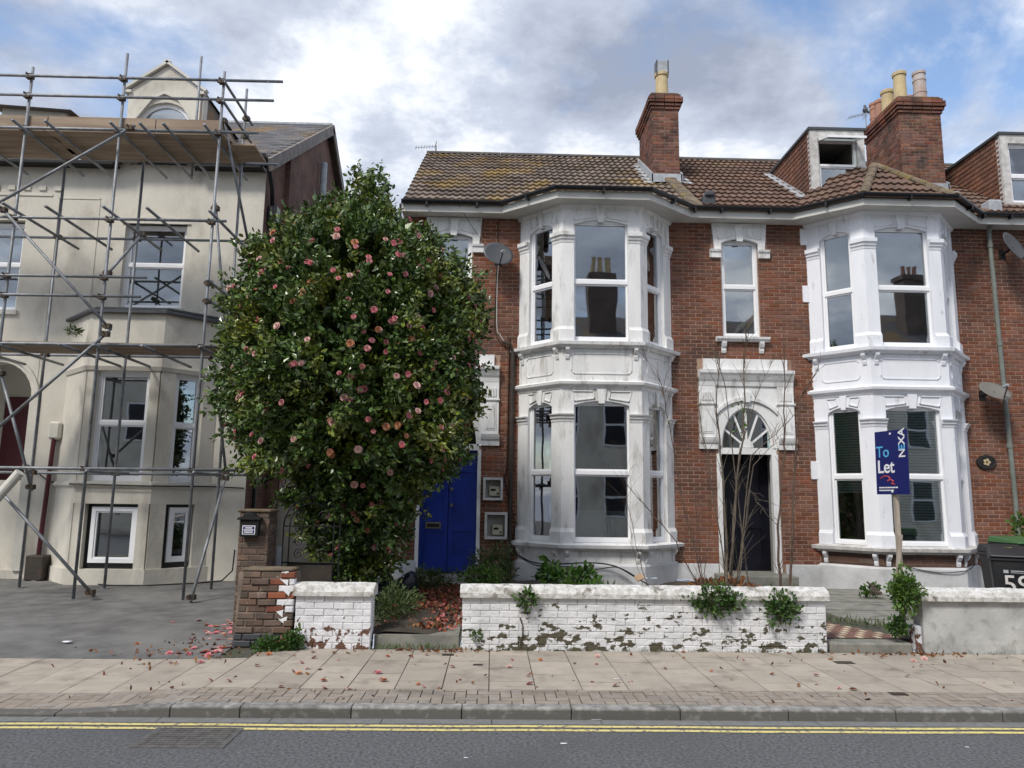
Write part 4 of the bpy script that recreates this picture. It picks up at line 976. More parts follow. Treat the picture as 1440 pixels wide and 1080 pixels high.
room_plan(V, [(CVX-1.3, VY), (CVX-.68, VY-.58), (CVX+.52, VY-.58), (CVX+1.15, VY)], VY+1.6, 2.0, 4.2)
room_plan(V, [(CVX-1.3, VY), (CVX-.68, VY-.58), (CVX+.52, VY-.58), (CVX+1.15, VY)], VY+1.6, .3, 1.9)

# eaves, gutter, roof slates, gablet
for a, b in ((VX0, -8.02), (-6.36, VX1)):
    MB().box(a, b, VY-.30, VY+.02, VE, VE+.05).build('soffit', 'black', V)
    MB().box(a, b+.02, VY-.33, VY-.30, VE-.03, VE+.17).build('fascia', 'black', V)
    g = MB().sweep([(a, VY-.33), (b+.12, VY-.33)], [(0, VE+.22), (.03, VE+.13), (.08, VE+.10), (.12, VE+.14), (.13, VE+.22)]); g.build('gutter', 'gutter', V)
m = MB(); zr = vroof(VRY); ve = VX1+.16
m.add([(VX0, 14.85, 8.75), (ve, 14.85, 8.75), (ve, VRY, zr), (VX0, VRY, zr), (ve, 2*VRY-14.85, 8.75), (VX0, 2*VRY-14.85, 8.75)], [(0, 1, 2, 3), (3, 2, 4, 5)])
vrf = m.build('roof', 'slate', V)
m = MB(); g = .21; th = math.atan(VS); n = int((VRY-14.85)/math.cos(th)/g)
for r_ in range(n):
    x = VX1+.16-(.15 if r_ % 2 else 0)-.30
    y = 14.83+r_*g*math.cos(th); z = 8.76+r_*g*math.sin(th)
    while x > -11:
        if not (-8.05 < x < -6.55 and z < 11.2):
            dz = random.uniform(0, .008); dx = .29
            A = Vector((x, y, z+.018+dz)); U = Vector((dx, 0, 0)); Wv = Vector((0, math.cos(th), math.sin(th)))*.30
            m.add([A, A+U, A+U+Wv-Vector((0, 0, .012)), A+Wv-Vector((0, 0, .012)), A-Vector((0, 0, .02)), A+U-Vector((0, 0, .02))], [(0, 1, 2, 3), (0, 4, 5, 1)])
        x -= .30
m.build('roof_slates', 'slate', vrf, kind='stuff')
MB().box(VX0, ve, VRY-.1, VRY+.1, zr-.03, zr+.08).build('ridge_tile', 'lead', vrf, bevel=.03)
# brick flank, bargeboards
m = MB(); m.prism([(VX1+.002, VY+.02, .05), (VX1+.002, VY+.02, VE+.12), (VX1+.002, VRY, zr-.12), (VX1+.002, 2*VRY-VY, VE+.12), (VX1+.002, 2*VRY-VY, .05)], (-.25, 0, 0)); m.build('flank_wall', 'flankbrick', V)
MB().box(VX1+.003, VX1+.12, 16.55, 17.05, .05, 9.65).build('flank_pier', 'flankbrick', V)
for s in (1, -1):
    A = Vector((ve+.02, VRY, zr+.02)); B = Vector((ve+.02, VRY-s*(VRY-14.75), 8.70)); d = (B-A); u = Vector((0, -d.z, d.y)).normalized()*(1 if s < 0 else -1)
    if u.z < 0: u = -u
    m = MB(); m.obox((A+B)/2-u*.10, d/2, u*.13, (.025, 0, 0)); m.obox((A+B)/2-u*.10-Vector((.12, 0, 0)), d/2, u*.015, (.10, 0, 0)); m.build('bargeboard', 'barge', V)
MB().tube((VX1+.14, 19.6, 8), (VX1+.14, 19.6, 10.9), .09, 12).build('flue_pipe', 'lead', V)
m = MB().path([(VX1+.1, 14.95, 8.72), (VX1+.12, 15.25, 8.3), (VX1+.09, 15.5, 7.9), (VX1+.09, 15.5, .2)], .045, 8); m.box(VX1+.02, VX1+.22, 15.38, 15.62, 7.55, 7.95); m.build('downpipe', 'gutter', V)
# gablet (wall dormer) with arched window
gx0, gx1, gc = -7.98, -6.38, -7.2
m = MB(); FV.poly(m, [(gx0, VE+.02), (-7.80, VE+.02), (-7.80, 9.55)]+arcpts(-7.80, -6.56, 9.55, .62, 16)[::-1]+[(-6.56, VE+.02), (gx1, VE+.02), (gx1, 10.42), (gc, 11.02), (gx0, 10.42)], -.25, -.004)
gb = m.build('gablet', 'render', V)
m = MB()
for s in (-1, 1):
    A = FV.P(gc-s*.03, 11.10, .0); B = FV.P(gc+s*.86, 10.45, .0); d = B-A; u = Vector((-d.z, 0, d.x)).normalized(); m.obox((A+B)/2, d/2+d.normalized()*.03, u*.028, Vector((0, .07, 0)))
    m.box(gc+s*.78-.09, gc+s*.78+.06, VY-.05, VY+.2, 10.36, 10.42)
m.build('gablet_coping', 'render_new', gb)
m = MB(); a = [(-7.85, 9.62), (-7.45, 10.22), (gc, 10.34), (-6.92, 10.22), (-6.50, 9.62)]; a2 = [(u, z+.07) for u, z in a]; FV.poly(m, a+a2[::-1], .0, .05); m.build('hood_mould', 'render_new', gb)
m = MB(); fr = Fr((0, VY+.08), (1, 0)); arc = arcpts(-7.80, -6.56, 9.55, .62, 16); inn = [(-7.18+(u+7.18)*.86, 9.55+(z-9.55)*.86) for u, z in arc]
fr.poly(m, arc+inn[::-1], -.06, 0); fr.box(m, -7.80, -7.71, VE+.05, 9.55, -.06, 0); fr.box(m, -6.65, -6.56, VE+.05, 9.55, -.06, 0); fr.box(m, -7.71, -6.65, VE+.05, VE+.16, -.06, 0); fr.box(m, -7.71, -6.65, 9.50, 9.57, -.06, 0); w = m.build('window', 'pvc', V)
m = MB(); fr.poly(m, [(-7.76, VE+.1)]+[(-7.72, 9.55)]+inn[::-1][1:-1]+[(-6.64, 9.55), (-6.60, VE+.1)], -.04, -.03); m.build('pane', 'glass_soft', w); room(V, -7.85, -6.5, VY+.28, VY+1.6, VE+.05, 10.2, 'interior_light')
m = MB(); yb = 14.85+(11.0-8.75)/VS
m.add([(gx0-.05, VY+.05, 10.40), (gc, VY+.05, 11.02), (gx1+.05, VY+.05, 10.40), (gx0-.05, 17.6, 10.40), (gc, yb+.3, 11.02), (gx1+.05, 17.6, 10.40)], [(0, 1, 4, 3), (1, 2, 5, 4)]); m.build('gablet_roof', 'slate', gb)
m = MB(); m.prism([(gx0+.01, VY+.01, VE), (gx0+.01, VY+.01, 10.4), (gx0+.01, 17.5, 10.4)], (.05, 0, 0)); m.build('gablet_cheek', 'slate', gb); m = MB(); m.prism([(gx1-.06, VY, VE), (gx1-.06, VY, 10.4), (gx1-.06, 17.5, 10.4)], (.05, 0, 0)); m.build('gablet_cheek', 'slate', gb)
MB().box(-10.9, -9.5, 15.6, 17, 8.9, 10.15).build('roof_hatch', 'render_new', V); m = MB(); m.add([(-11.1, 15.4, 10.15), (-9.3, 15.4, 10.05), (-9.3, 17, 10.15), (-11.1, 17, 10.3)], [(0, 1, 2, 3)]); m.build('hatch_roof', 'slate', V)
# services on the front wall
m = MB().path([(-8.75, 15.12, 2.9), (-8.80, 15.12, 1.2), (-8.82, 15.12, .2)], .045, 8); m.build('service_pipe', 'maroon', V)
MB().box(-8.86, -8.62, 15.06, 15.19, 2.86, 3.22).build('meter_box', 'render_new', V, bevel=.04)
m = MB(); pts = [Vector((-9.2, 15.1, 2.35))]+[Vector((-9.2+i*.45, 14.9 if i > 4 else 15.1, 2.05-.03*math.sin(i))) for i in range(1, 3)]+[Vector((CVX-.85, VY-.90, 1.98)), Vector((CVX+.66, VY-.90, 1.96)), Vector((CVX+1.5, VY-.04, 1.97)), Vector((-4.95, VY-.03, 1.95))]
m.path(pts, .014, 5); m.build('wall_cable', 'cable', V)
m = MB(); m.box(-8.9, -8.55, 14.85, 15.15, .15, .62); m.build('dark_box', 'metal_dark', V, bevel=.02)
m = MB().path([(-8.4, 14.9, .16), (CVX+.1, VY-.95, .15), (-6.3, 14.3, .15), (-5.6, 14.7, .15), (-5.2, 15.0, .17), (-5.05, 15.12, .35), (-5.03, 15.12, .75)], .014, 5); tag(m.build('cable', 'cable'), 'black cable trailing along the foot of the cream bay', 'cable')

# ================================================================ SCAFFOLD
S = thing('scaffold', 'grey tube scaffold with timber platforms in front of the cream house', 'scaffold', (-6.8, 13.2, .1))
YA, YB = 12.6, 13.85; SR = .026
def pole(name, a, b, r=SR): return MB().tube(a, b, r, 8).build(name, 'steel', S, smooth=True)
def clamp(p): 
    m = MB(); p = Vector(p); m.box(p.x-.055, p.x+.055, p.y-.05, p.y+.05, p.z-.04, p.z+.04); m.box(p.x-.085, p.x+.02, p.y-.025, p.y+.025, p.z-.02, p.z+.025); m.tube(p+Vector((-.02, -.09, .03)), p+Vector((-.02, .06, .03)), .012, 6); m.build('coupler', 'coupler', S)
fx = [(-8.37, 9.35), (-6.72, 9.66), (-4.97, 9.36)]
bx_ = [(-8.35, 8.4), (-6.86, 8.4), (-4.98, 9.75)]
for x, zt in fx: pole('standard', (x, YA, .1), (x+random.uniform(-.02, .02), YA, zt)); MB().box(x-.07, x+.07, YA-.07, YA+.07, .11, .125).build('base_plate', 'steel', S)
for x, zt in bx_: pole('standard', (x, YB, .12), (x, YB, zt)); MB().box(x-.07, x+.07, YB-.07, YB+.07, .13, .145).build('base_plate', 'steel', S)
pole('standard', (-5.92, YB, 7.9), (-5.92, YB, 10.42))
LX0 = -11.5
led = [(YA, 9.16, -3.88), (YA, 8.79, -4.02), (YA, 8.17, -4.25), (YB, 8.22, -4.3), (YA, 6.52, -4.70), (YB, 6.64, -4.70), (YA, 5.48, -5.98), (YA, 5.14, -6.05), (YA, 4.30, -4.5), (YB, 4.36, -4.5), (YA, 2.22, -4.22), (YB, 2.18, -4.4)]
for y, z, xe in led:
    yo = y-.06 if y == YA else y+.06
    pole('ledger', (LX0, yo, z-.02), (xe, yo, z))
    for x, zt in (fx if y == YA else bx_):
        if zt > z and x < xe: clamp((x, (y+yo)/2, z-.01))
# transoms running back to the wall
for x in (-9.4, -8.30, -7.75, -6.65, -6.15, -5.75, -5.05): pole('transom', (x, YA-.45, 8.10), (x, YB+.55, 8.10)); 
for x in (-8.25, -7.6, -6.62, -5.9, -4.88): pole('transom', (x, YA-.28-.25*random.random(), 6.58), (x, YB+.55, 6.58))
for x in (-9.0, -8.28, -7.2, -6.64, -5.85, -4.90): pole('transom', (x, YA-.30, 4.24), (x, YB+.5, 4.24))
for z in (5.42, 5.10): pole('transom', (-4.90, YA-.2, z), (-4.90, YB+.5, z)); clamp((-4.94, YA, z))
for z in (9.12, 8.75): pole('guard_rail', (-4.91, YA-.08, z), (-4.91, YB+.25, z)); clamp((-4.94, YB, z))
for x in (-6.64, -4.90): pole('transom', (x, YA-.15, 2.17), (x, YB+.2, 2.17))
def br(a, b): pole('brace', a, b); clamp(Vector(a).lerp(Vector(b), .03)); clamp(Vector(a).lerp(Vector(b), .97))
br(at(-60, 318, 12.45), at(190, 176, 12.45)); br(at(0, 290, 12.45), at(156, 464, 12.45)); br(at(154, 465, 12.40), at(-30, 625, 12.40)); br(at(-40, 645, 12.5), at(133, 839, 12.45)); br(at(150, 386, 12.7), at(202, 328, 13.6))
br(at(314, 165, 12.72), at(350, 345, 13.7)); br(at(303, 285, 12.7), at(322, 540, 13.75)); br(at(300, 500, 12.75), at(318, 668, 13.7)); br(at(318, 668, 13.6), at(268, 846, 12.25)); br(at(0, 520, 13.0), at(45, 690, 13.0)); br(at(-30, 720, 12.6), at(28, 662, 12.6))
MB().tube(at(28, 664, 12.3), at(-30, 730, 12.3), .075, 12).build('debris_tube', 'render_new', S)
# boards
for (zb, y0, nb, xs) in ((8.17, 12.66, 5, ((-11.4, -8.05), (-8.04, -4.86))), (4.33, 12.72, 4, ((-11.4, -8.5), (-8.49, -4.72)))):
    for i in range(nb):
        for a, b in xs: MB().box(a+random.uniform(-.05, .02), b+random.uniform(-.08, .06), y0+i*.232, y0+i*.232+.222, zb, zb+.038).build('scaffold_board', 'timber', S)
for a, b in ((-11.4, -8.02), (-8.0, -6.12), (-6.10, -4.98)): MB().box(a, b, YA+.035, YA+.073, 8.215, 8.44).build('toe_board', 'timber', S)
MB().box(-5.01, -4.97, YA+.08, YB+.1, 8.215, 8.43).build('toe_board', 'timber', S)
for i in range(3): MB().box(-4.9+i*.0, -4.45, 12.95+i*.24, 13.17+i*.24, 8.13, 8.165).build('scaffold_board', 'timber', S)

# ================================================================ FRONT WALLS
WY = 8.95
def paintwall(name, label, x0, x1, z1, material, th=.22, cop=True, copm='coping', bricks=True, rough_end=None):
    t = thing(name, label, 'wall', ((x0+x1)/2, WY, .08))
    MB().box(x0+.006, x1-.006, WY+.008, WY+th, .0, z1).build('wall_core', material, t)
    if bricks:
        P = wallbricks(Fr((0, WY), (1, 0)), x0, x1, .08, z1, [], material, proud=.005, thick=.03, key='wbrick', jt=.002, jitter=.004, bev=.007)
        P += wallbricks(Fr((x1, 0), (0, 1)), WY, WY+th, .08, z1, [], material, proud=.002, thick=.03, key='wbrick', jt=.002, bev=.007)
        P += wallbricks(Fr((x0, 0), (0, -1)), -WY-th, -WY, .08, z1, [], material, proud=.002, thick=.03, key='wbrick', jt=.002, bev=.007)
        emit('brick', P, t)
    if cop:
        x = x0-.03
        L = (x1-x0+.06)/max(1, round((x1-x0)/1.1))
        prof = [(-.05, z1), (-.055, z1+.05), (-.03, z1+.105), (.08, z1+.145), (th-.02, z1+.125), (th+.03, z1+.09), (th+.03, z1)]
        while x < x1-.1:
            m = MB(); n = len(prof); xs = np.linspace(x, x+L, 9); Vv = []
            for xx in xs:
                for yv, zv in prof: Vv.append((xx, WY+yv+random.uniform(-.004, .004), zv+(random.uniform(-.006, .006) if zv > z1+.01 else 0)))
            m.add(Vv, [(i*n+j, i*n+(j+1) % n, (i+1)*n+(j+1) % n, (i+1)*n+j) for i in range(8) for j in range(n)]+[tuple(range(n-1, -1, -1)), tuple(8*n+j for j in range(n))]); m.build('coping', copm, t, smooth=False); x += L
    return t
paintwall('garden_wall', 'short white painted brick wall between the ruined pier and the gap to the blue door', -2.24, -1.37, .68, 'wallpaint')
paintwall('garden_wall', 'long white painted brick wall with flaking paint and moss, before the white bay', -.32, 3.93, .68, 'wallpaint_moss')
tC = paintwall('garden_wall', 'smooth off-white rendered wall at right, below the wheelie bins', 5.08, 12.0, .69, 'wallrender', bricks=False)
MB().box(5.0, 5.079, WY+.02, WY+.2, .10, .40).build('broken_end', 'wallpaint', tC, bevel=.02)
# ruined brick pier
t = thing('brick_pier', 'ruined bare brick pier with flaking white paint beside the driveway', 'pier', (-2.6, WY, .08))
MB().box(-2.92, -2.29, WY+.01, WY+.38, .0, .93).build('pier_core', 'mortar_dark', t)
rows = 11
for i in range(rows):
    z0 = .10+i*.077; x = -2.94+.012*i*.6
    if i < 3: mm = ['pierbrick']
    k = 0; off = .11 if i % 2 else 0; xx = x
    while xx < -2.27:
        L = min(.215 if not (k == 0 and off) else .105, -2.26-xx)
        if L < .04: break
        mm = 'pierred' if (xx > -2.62 and random.random() < .5) else 'pierbrick'
        if xx > -2.50 and i > 3 and random.random() < .42: mm = 'wallpaint'
        if i < 2 and xx < -2.6: mm = 'lead_dark'
        j = random.uniform(-.018, .012)
        o = link('brick', boxmesh('pbrick', L-.012, .09, .066, mm, .008), t); o.location = (xx+L/2, WY+.04+j, z0+.038); o.rotation_euler = (0, random.uniform(-.02, .02), random.uniform(-.03, .03))
        xx += L+.002; k += 1
    for s in range(2):
        o = link('brick', boxmesh('pbrick', .17, .09, .066, 'pierbrick', .008), t); o.location = (x+.03, WY+.12+s*.19, z0+.038); o.rotation_euler = (0, 0, -PI/2)
MB().box(-2.9, -2.30, WY+.0, WY+.36, .945, .975).build('pier_top', 'mossmortar', t, bevel=.02)
m = MB(); 
for i in range(9): cx, cz = -2.33+random.uniform(-.10, .03), .35+i*.068; m.add([(cx+random.uniform(-.06, .06), WY-.012, cz+random.uniform(-.07, .07)) for _ in range(3)]+[(cx+.06, WY-.008, cz+.03)], [(0, 1, 2), (0, 2, 3)])
m.build('paint_flake', 'paper', t, kind='stuff')
# mail pier, mailbox, gate
t = thing('gate_pier', 'slim brown brick gate pier carrying the black mailbox', 'pier', (-3.03, 9.85, .1))
MB().box(-3.19, -2.83, 9.71, 10.05, .05, 1.60).build('pier_core', 'mortar_dark', t)
P = wallbricks(Fr((0, 9.70), (1, 0)), -3.20, -2.82, .1, 1.60, [], 'pierbrick', proud=0, thick=.05, key='gbrick', L=.19)+wallbricks(Fr((-2.82, 0), (0, 1)), 9.70, 10.06, .1, 1.60, [], 'pierbrick', proud=0, thick=.05, key='gbrick', L=.19); emit('brick', P, t)
MB().box(-3.22, -2.80, 9.68, 10.08, 1.601, 1.64).build('pier_cap', 'mossmortar', t, bevel=.012)
t = thing('mailbox', 'black curved-top mailbox with white notice on the slim brick pier', 'mailbox', (-3.04, 9.66, 1.3))
m = MB(); FMB = Fr((0, 9.69), (1, 0)); FMB.poly(m, [(-3.145, 1.30), (-2.925, 1.30), (-2.915, 1.51), (-3.155, 1.51)], 0, .10); m.build('box_body', 'black', t, bevel=.01)
m = MB(); FMB.poly(m, [(-3.185, 1.51), (-2.885, 1.51), (-2.90, 1.54)]+arcpts(-3.12, -2.95, 1.55, .05, 6)+[(-3.17, 1.54)], 0, .13); m.build('box_lid', 'black', t, bevel=.006)
m = MB(); FMB.box(m, -3.115, -2.955, 1.33, 1.44, .10, .104); n_ = m.build('notice', 'paper', t, bevel=.001); m = MB(); FMB.box(m, -3.105, -2.965, 1.34, 1.43, .104, .106); m.build('notice_panel', 'signblue', n_); m = MB()
for i, (a, b) in enumerate(((-3.09, -2.98), (-3.095, -2.975), (-3.08, -2.99))): FMB.box(m, a, b, 1.353+i*.026, 1.366+i*.026, .106, .108)
m.build('notice_lines', 'paper', n_)
t = thing('iron_gate', 'arched wrought iron gate with scrolls between pier and camellia', 'gate', (-2.5, 10.2, .12)); GY = 10.1
m = MB(); gx = [(-2.72, 0), (-2.18, 0)]
def arch(x0, x1, z, rise, r):
    p = arcpts(x0, x1, z, rise, 12); return MB().path([(u, GY, zz) for u, zz in p], r, 6)
arch(-2.74, -2.0, 1.45, .35, .012).build('arch_bar', 'iron', t); arch(-2.66, -2.08, 1.45, .27, .008).build('arch_bar', 'iron', t)
for x in (-2.74, -2.66, -2.08, -2.0): MB().tube((x, GY, .2), (x, GY, 1.46), .010, 6).build('bar', 'iron', t)
for z in (.95, 1.42, .3): MB().tube((-2.74, GY, z), (-2.0, GY, z), .009, 6).build('rail', 'iron', t)
def scroll(cx, cz, s, d):
    return MB().path([(cx+d*s*(1-i/22)*math.cos(i*.55), GY, cz+s*(1-i/22)*math.sin(i*.55)) for i in range(20)], .006, 5)
for cx, d in ((-2.53, 1), (-2.22, -1)):
    for cz in (1.06, 1.22, 1.38, 1.55): scroll(cx, cz, .075, d).build('scroll', 'iron', t)
MB().box(-2.66, -2.08, GY+.012, GY+.02, .3, .94).build('gate_panel', 'metal_dark', t)
tag(MB().box(-2.80, -2.745, 10.05, 10.12, .1, 1.16).build('gate_post', 'lead', bevel=.006), 'grey square steel gate post right of the slim brick pier', 'post')
m = MB(); m.box(-4.92, -1.85, 17.5, 17.7, .05, 3.0); tag(m.build('boundary_wall', 'render', bevel=.01), 'pale rendered wall closing the passage behind the camellia', 'wall')
tag(MB().tube((-3.15, 20, .1), (-3.17, 20, 10.5), .05, 8).build('vent_pipe', 'pipe_grey'), 'thin grey vent pipe rising in the gap behind the camellia', 'pipe')

# ================================================================ CAMELLIA
CT = (-2.10, 10.95)
T = thing('camellia_tree', 'large round camellia covered in pink blossoms in front of the blue door', 'tree', (CT[0], CT[1], .15))
prof = [(.55, .20), (.75, .34), (1.1, .52), (1.5, .68), (1.8, .80), (2.0, .98), (2.15, 1.32), (2.4, 1.64), (2.8, 1.86), (3.4, 1.93), (4.0, 1.93), (4.5, 1.86), (4.9, 1.74), (5.3, 1.52), (5.6, 1.24), (5.85, .86), (6.0, .52), (6.2, .30), (6.4, .20), (6.6, .04)]
pz = np.array([p[0] for p in prof]); prr = np.array([p[1] for p in prof])
def crown_r(z, a):
    r = np.interp(z, pz, prr)
    return r*(1+.05*np.sin(3*a+z*1.7)+.05*np.sin(5*a-z*2.3)+.05*np.sin(9*a+z*4.1)*np.cos(z*3.3))
def crown_c(z): return CT[0]+np.interp(z, [0, 2, 4.5, 5.6, 6.7], [.20, .12, -.02, .02, .10])
prr = prr*.90
def surf_dir(z, a):
    dz = .05; sl_ = (np.interp(z+dz, pz, prr)-np.interp(z-dz, pz, prr))/(2*dz)
    d = np.stack([np.cos(a), np.sin(a), np.clip(-sl_, -1.0, 1.6)], 1); return d/np.linalg.norm(d, axis=1)[:, None]
NC = 520                                     # clumps on the surface, shoots in the clumps, leaves on the shoots
zc = rng.uniform(.6, 6.6, NC*8); zc = zc[rng.uniform(0, 1.9, NC*8) < np.interp(zc, pz, prr)+.12][:NC]; ac = rng.uniform(0, 2*PI, len(zc))
cd_r = crown_r(zc, ac)*rng.uniform(.90, 1.025, len(zc)); CC = np.stack([crown_c(zc)+cd_r*np.cos(ac), CT[1]+cd_r*np.sin(ac), zc], 1); CD = surf_dir(zc, ac)
KS = 9; SCN = np.repeat(CC, KS, 0)+rng.normal(0, .115, (len(CC)*KS, 3)); DN = np.repeat(CD, KS, 0)+np.array([0, 0, .3])+rng.normal(0, .35, (len(CC)*KS, 3)); DN /= np.linalg.norm(DN, axis=1)[:, None]
K = 22
lp = np.repeat(SCN, K, 0)+np.repeat(DN, K, 0)*rng.uniform(-.16, .08, (len(SCN)*K, 1))+rng.normal(0, .042, (len(SCN)*K, 3)); ld = np.repeat(DN, K, 0)
zi = rng.uniform(.75, 6.2, 40000); zi = zi[rng.uniform(0, 1.9, 40000) < np.interp(zi, pz, prr)][:15000]; ai = rng.uniform(0, 2*PI, len(zi)); ri = crown_r(zi, ai)*rng.uniform(.15, .84, len(zi))
ip = np.stack([crown_c(zi)+ri*np.cos(ai), CT[1]+ri*np.sin(ai), zi], 1)
leaves('crown', lp, ld*.9+np.array([0, 0, -.05]), .082, 'leaf', T, wr=.56, spread=.7, fold=.3, kind='stuff')
leaves('inner_foliage', ip, surf_dir(zi, ai), .17, 'leaf', T, wr=.7, spread=.6, fold=.2, kind='stuff')
m = MB()
for (x0, y0, x1, y1, z1, r) in ((-2.0, 10.9, -1.85, 10.8, 2.4, .07), (-2.12, 11.0, -2.5, 11.2, 2.6, .075), (-2.2, 10.85, -2.35, 10.5, 2.5, .06), (-1.92, 10.95, -1.5, 11.2, 2.7, .055)):
    m.path([(x0, y0, .1), (x0+(x1-x0)*.3, y0+(y1-y0)*.3, .9), (x0+(x1-x0)*.6, y0+(y1-y0)*.7, 1.6), (x1, y1, z1), (x1*1.0+(x1-CT[0])*1.2, y1+(y1-CT[1])*.8, z1+1.6)], r, 8, r*.35)
m.build('trunk', 'bark', T, smooth=True)
def rosette(name, r, material, seed):
    rs = random.Random(seed); m = MB()
    for ring, (n, rad, tilt, h) in enumerate(((6, 1.0, .25, 0), (6, .78, .6, .012), (5, .5, 1.0, .02), (3, .26, 1.3, .026))):
        for i in range(n):
            a = 2*PI*i/n+ring*.5+rs.uniform(-.15, .15); c, s = math.cos(a), math.sin(a); R_ = r*rad; w = R_*.55
            def p(u, v): return (c*u*math.cos(tilt)-s*v, s*u*math.cos(tilt)+c*v, h*r*10+u*math.sin(tilt)*.8)
            m.add([p(R_*.1, 0), p(R_*.6, w), p(R_, w*.55), p(R_, -w*.55), p(R_*.6, -w)], [(0, 1, 2, 3, 4)])
    me = bpy.data.meshes.new(name); me.from_pydata(m.v, [], m.f); me.update(); me.materials.append(MATS[material]); return me
FL = [rosette('blossom', .042, 'petal', 1), rosette('blossom', .038, 'petal', 2), rosette('blossom', .044, 'petal_old', 3), rosette('blossom', .044, 'petal_pale', 4)]
nf = 0
while nf < 250:
    z = random.uniform(1.0, 6.0); a = random.uniform(-PI, 0)
    if random.random() > np.interp(z, [1, 2, 3.5, 4.8, 6], [.35, .6, 1, .75, .3]): continue
    if random.random() > .45+.55*(math.cos(a)*.5+.5): continue
    r_ = float(crown_r(z, a))*random.uniform(.98, 1.05)+.06; p = Vector((float(crown_c(z))+r_*math.cos(a), CT[1]+r_*math.sin(a), z))
    d = Vector((math.cos(a), math.sin(a), .25+random.uniform(-.3, .3)))
    o = link('blossom', random.choices(FL, (5, 4, 2, 2))[0], T); o.location = p; o.rotation_euler = d.to_track_quat('Z', 'Y').to_euler(); s = random.uniform(.85, 1.25); o.scale = (s, s, s); nf += 1
# ================================================================ SMALL THINGS
# To Let board
t = thing('to_let_board', 'dark blue To Let board on a weathered wooden post above the leafy bush', 'sign', (4.86, 9.3, .15))
SY = 9.3; th = R(78); c0 = at(1254, 650, SY)
U = Vector((math.cos(th), -math.sin(th), 0)); Nv = Vector((U.y, -U.x, 0)); Zv = Vector((0.02, 0, 1)).normalized()
BW, BHt = .56, .80
m = MB().obox(c0, U*BW/2, Nv*.006, Zv*BHt/2); m.build('board', 'signblue', t)
def bm(u, z, rot=0):
    M = Matrix((U, Zv, Nv)).transposed().to_4x4(); M.translation = c0+U*u+Zv*z+Nv*.008
    return M @ Matrix.Rotation(rot, 4, 'Z')
text('To', .20, bm(-.145, .13), 'signcyan', t, bold=.001); text('Let', .23, bm(-.10, -.06), 'paper', t, bold=.003)
text('N XA', .15, bm(.195, .23, PI/2), 'paper', t, bold=.002); text('E', .15, bm(.195, .175, PI/2), 'signcyan', t, bold=.002)
m = MB(); sq = [(-.20, -.20), (-.14, -.17), (-.06, -.175), (-.03, -.20), (-.08, -.235), (-.02, -.215), (.03, -.235), (-.01, -.265), (.05, -.275)]
m.path([c0+U*u+Zv*z+Nv*.009 for u, z in sq], .006, 5); m.build('red_squiggle', 'signred', t)
m = MB()
for u0, u1, z in ((-.23, .10, -.315), (-.23, -.02, -.35)):
    u = u0
    while u < u1: l = random.uniform(.015, .05); m.obox(c0+U*(u+l/2)+Zv*z+Nv*.008, U*l/2, Nv*.001, Zv*.008); u += l+.008
m.build('small_print', 'paper', t)
m = MB()
for u, z in ((0, .36), (0, -.365)): m.obox(c0+U*u+Zv*z+Nv*.009, U*.012, Nv*.004, Zv*.012)
m.build('bolt', 'paper', t)
pb = Vector((c0.x+.03, SY+.03, .12)); pt = c0-Nv*.035+Vector((0, 0, .35)); m = MB(); d = pt-pb; m.obox((pb+pt)/2, Vector((.026, 0, 0)), Vector((0, .022, 0)), d/2); m.build('post', 'postwood', t)
m = MB(); q0 = at(1262, 815, SY-.02); q1 = at(1266, 752, SY-.02); m.obox((q0+q1)/2, (.022, 0, 0), (0, .018, 0), (q1-q0)/2); m.build('splint', 'postwood', t)
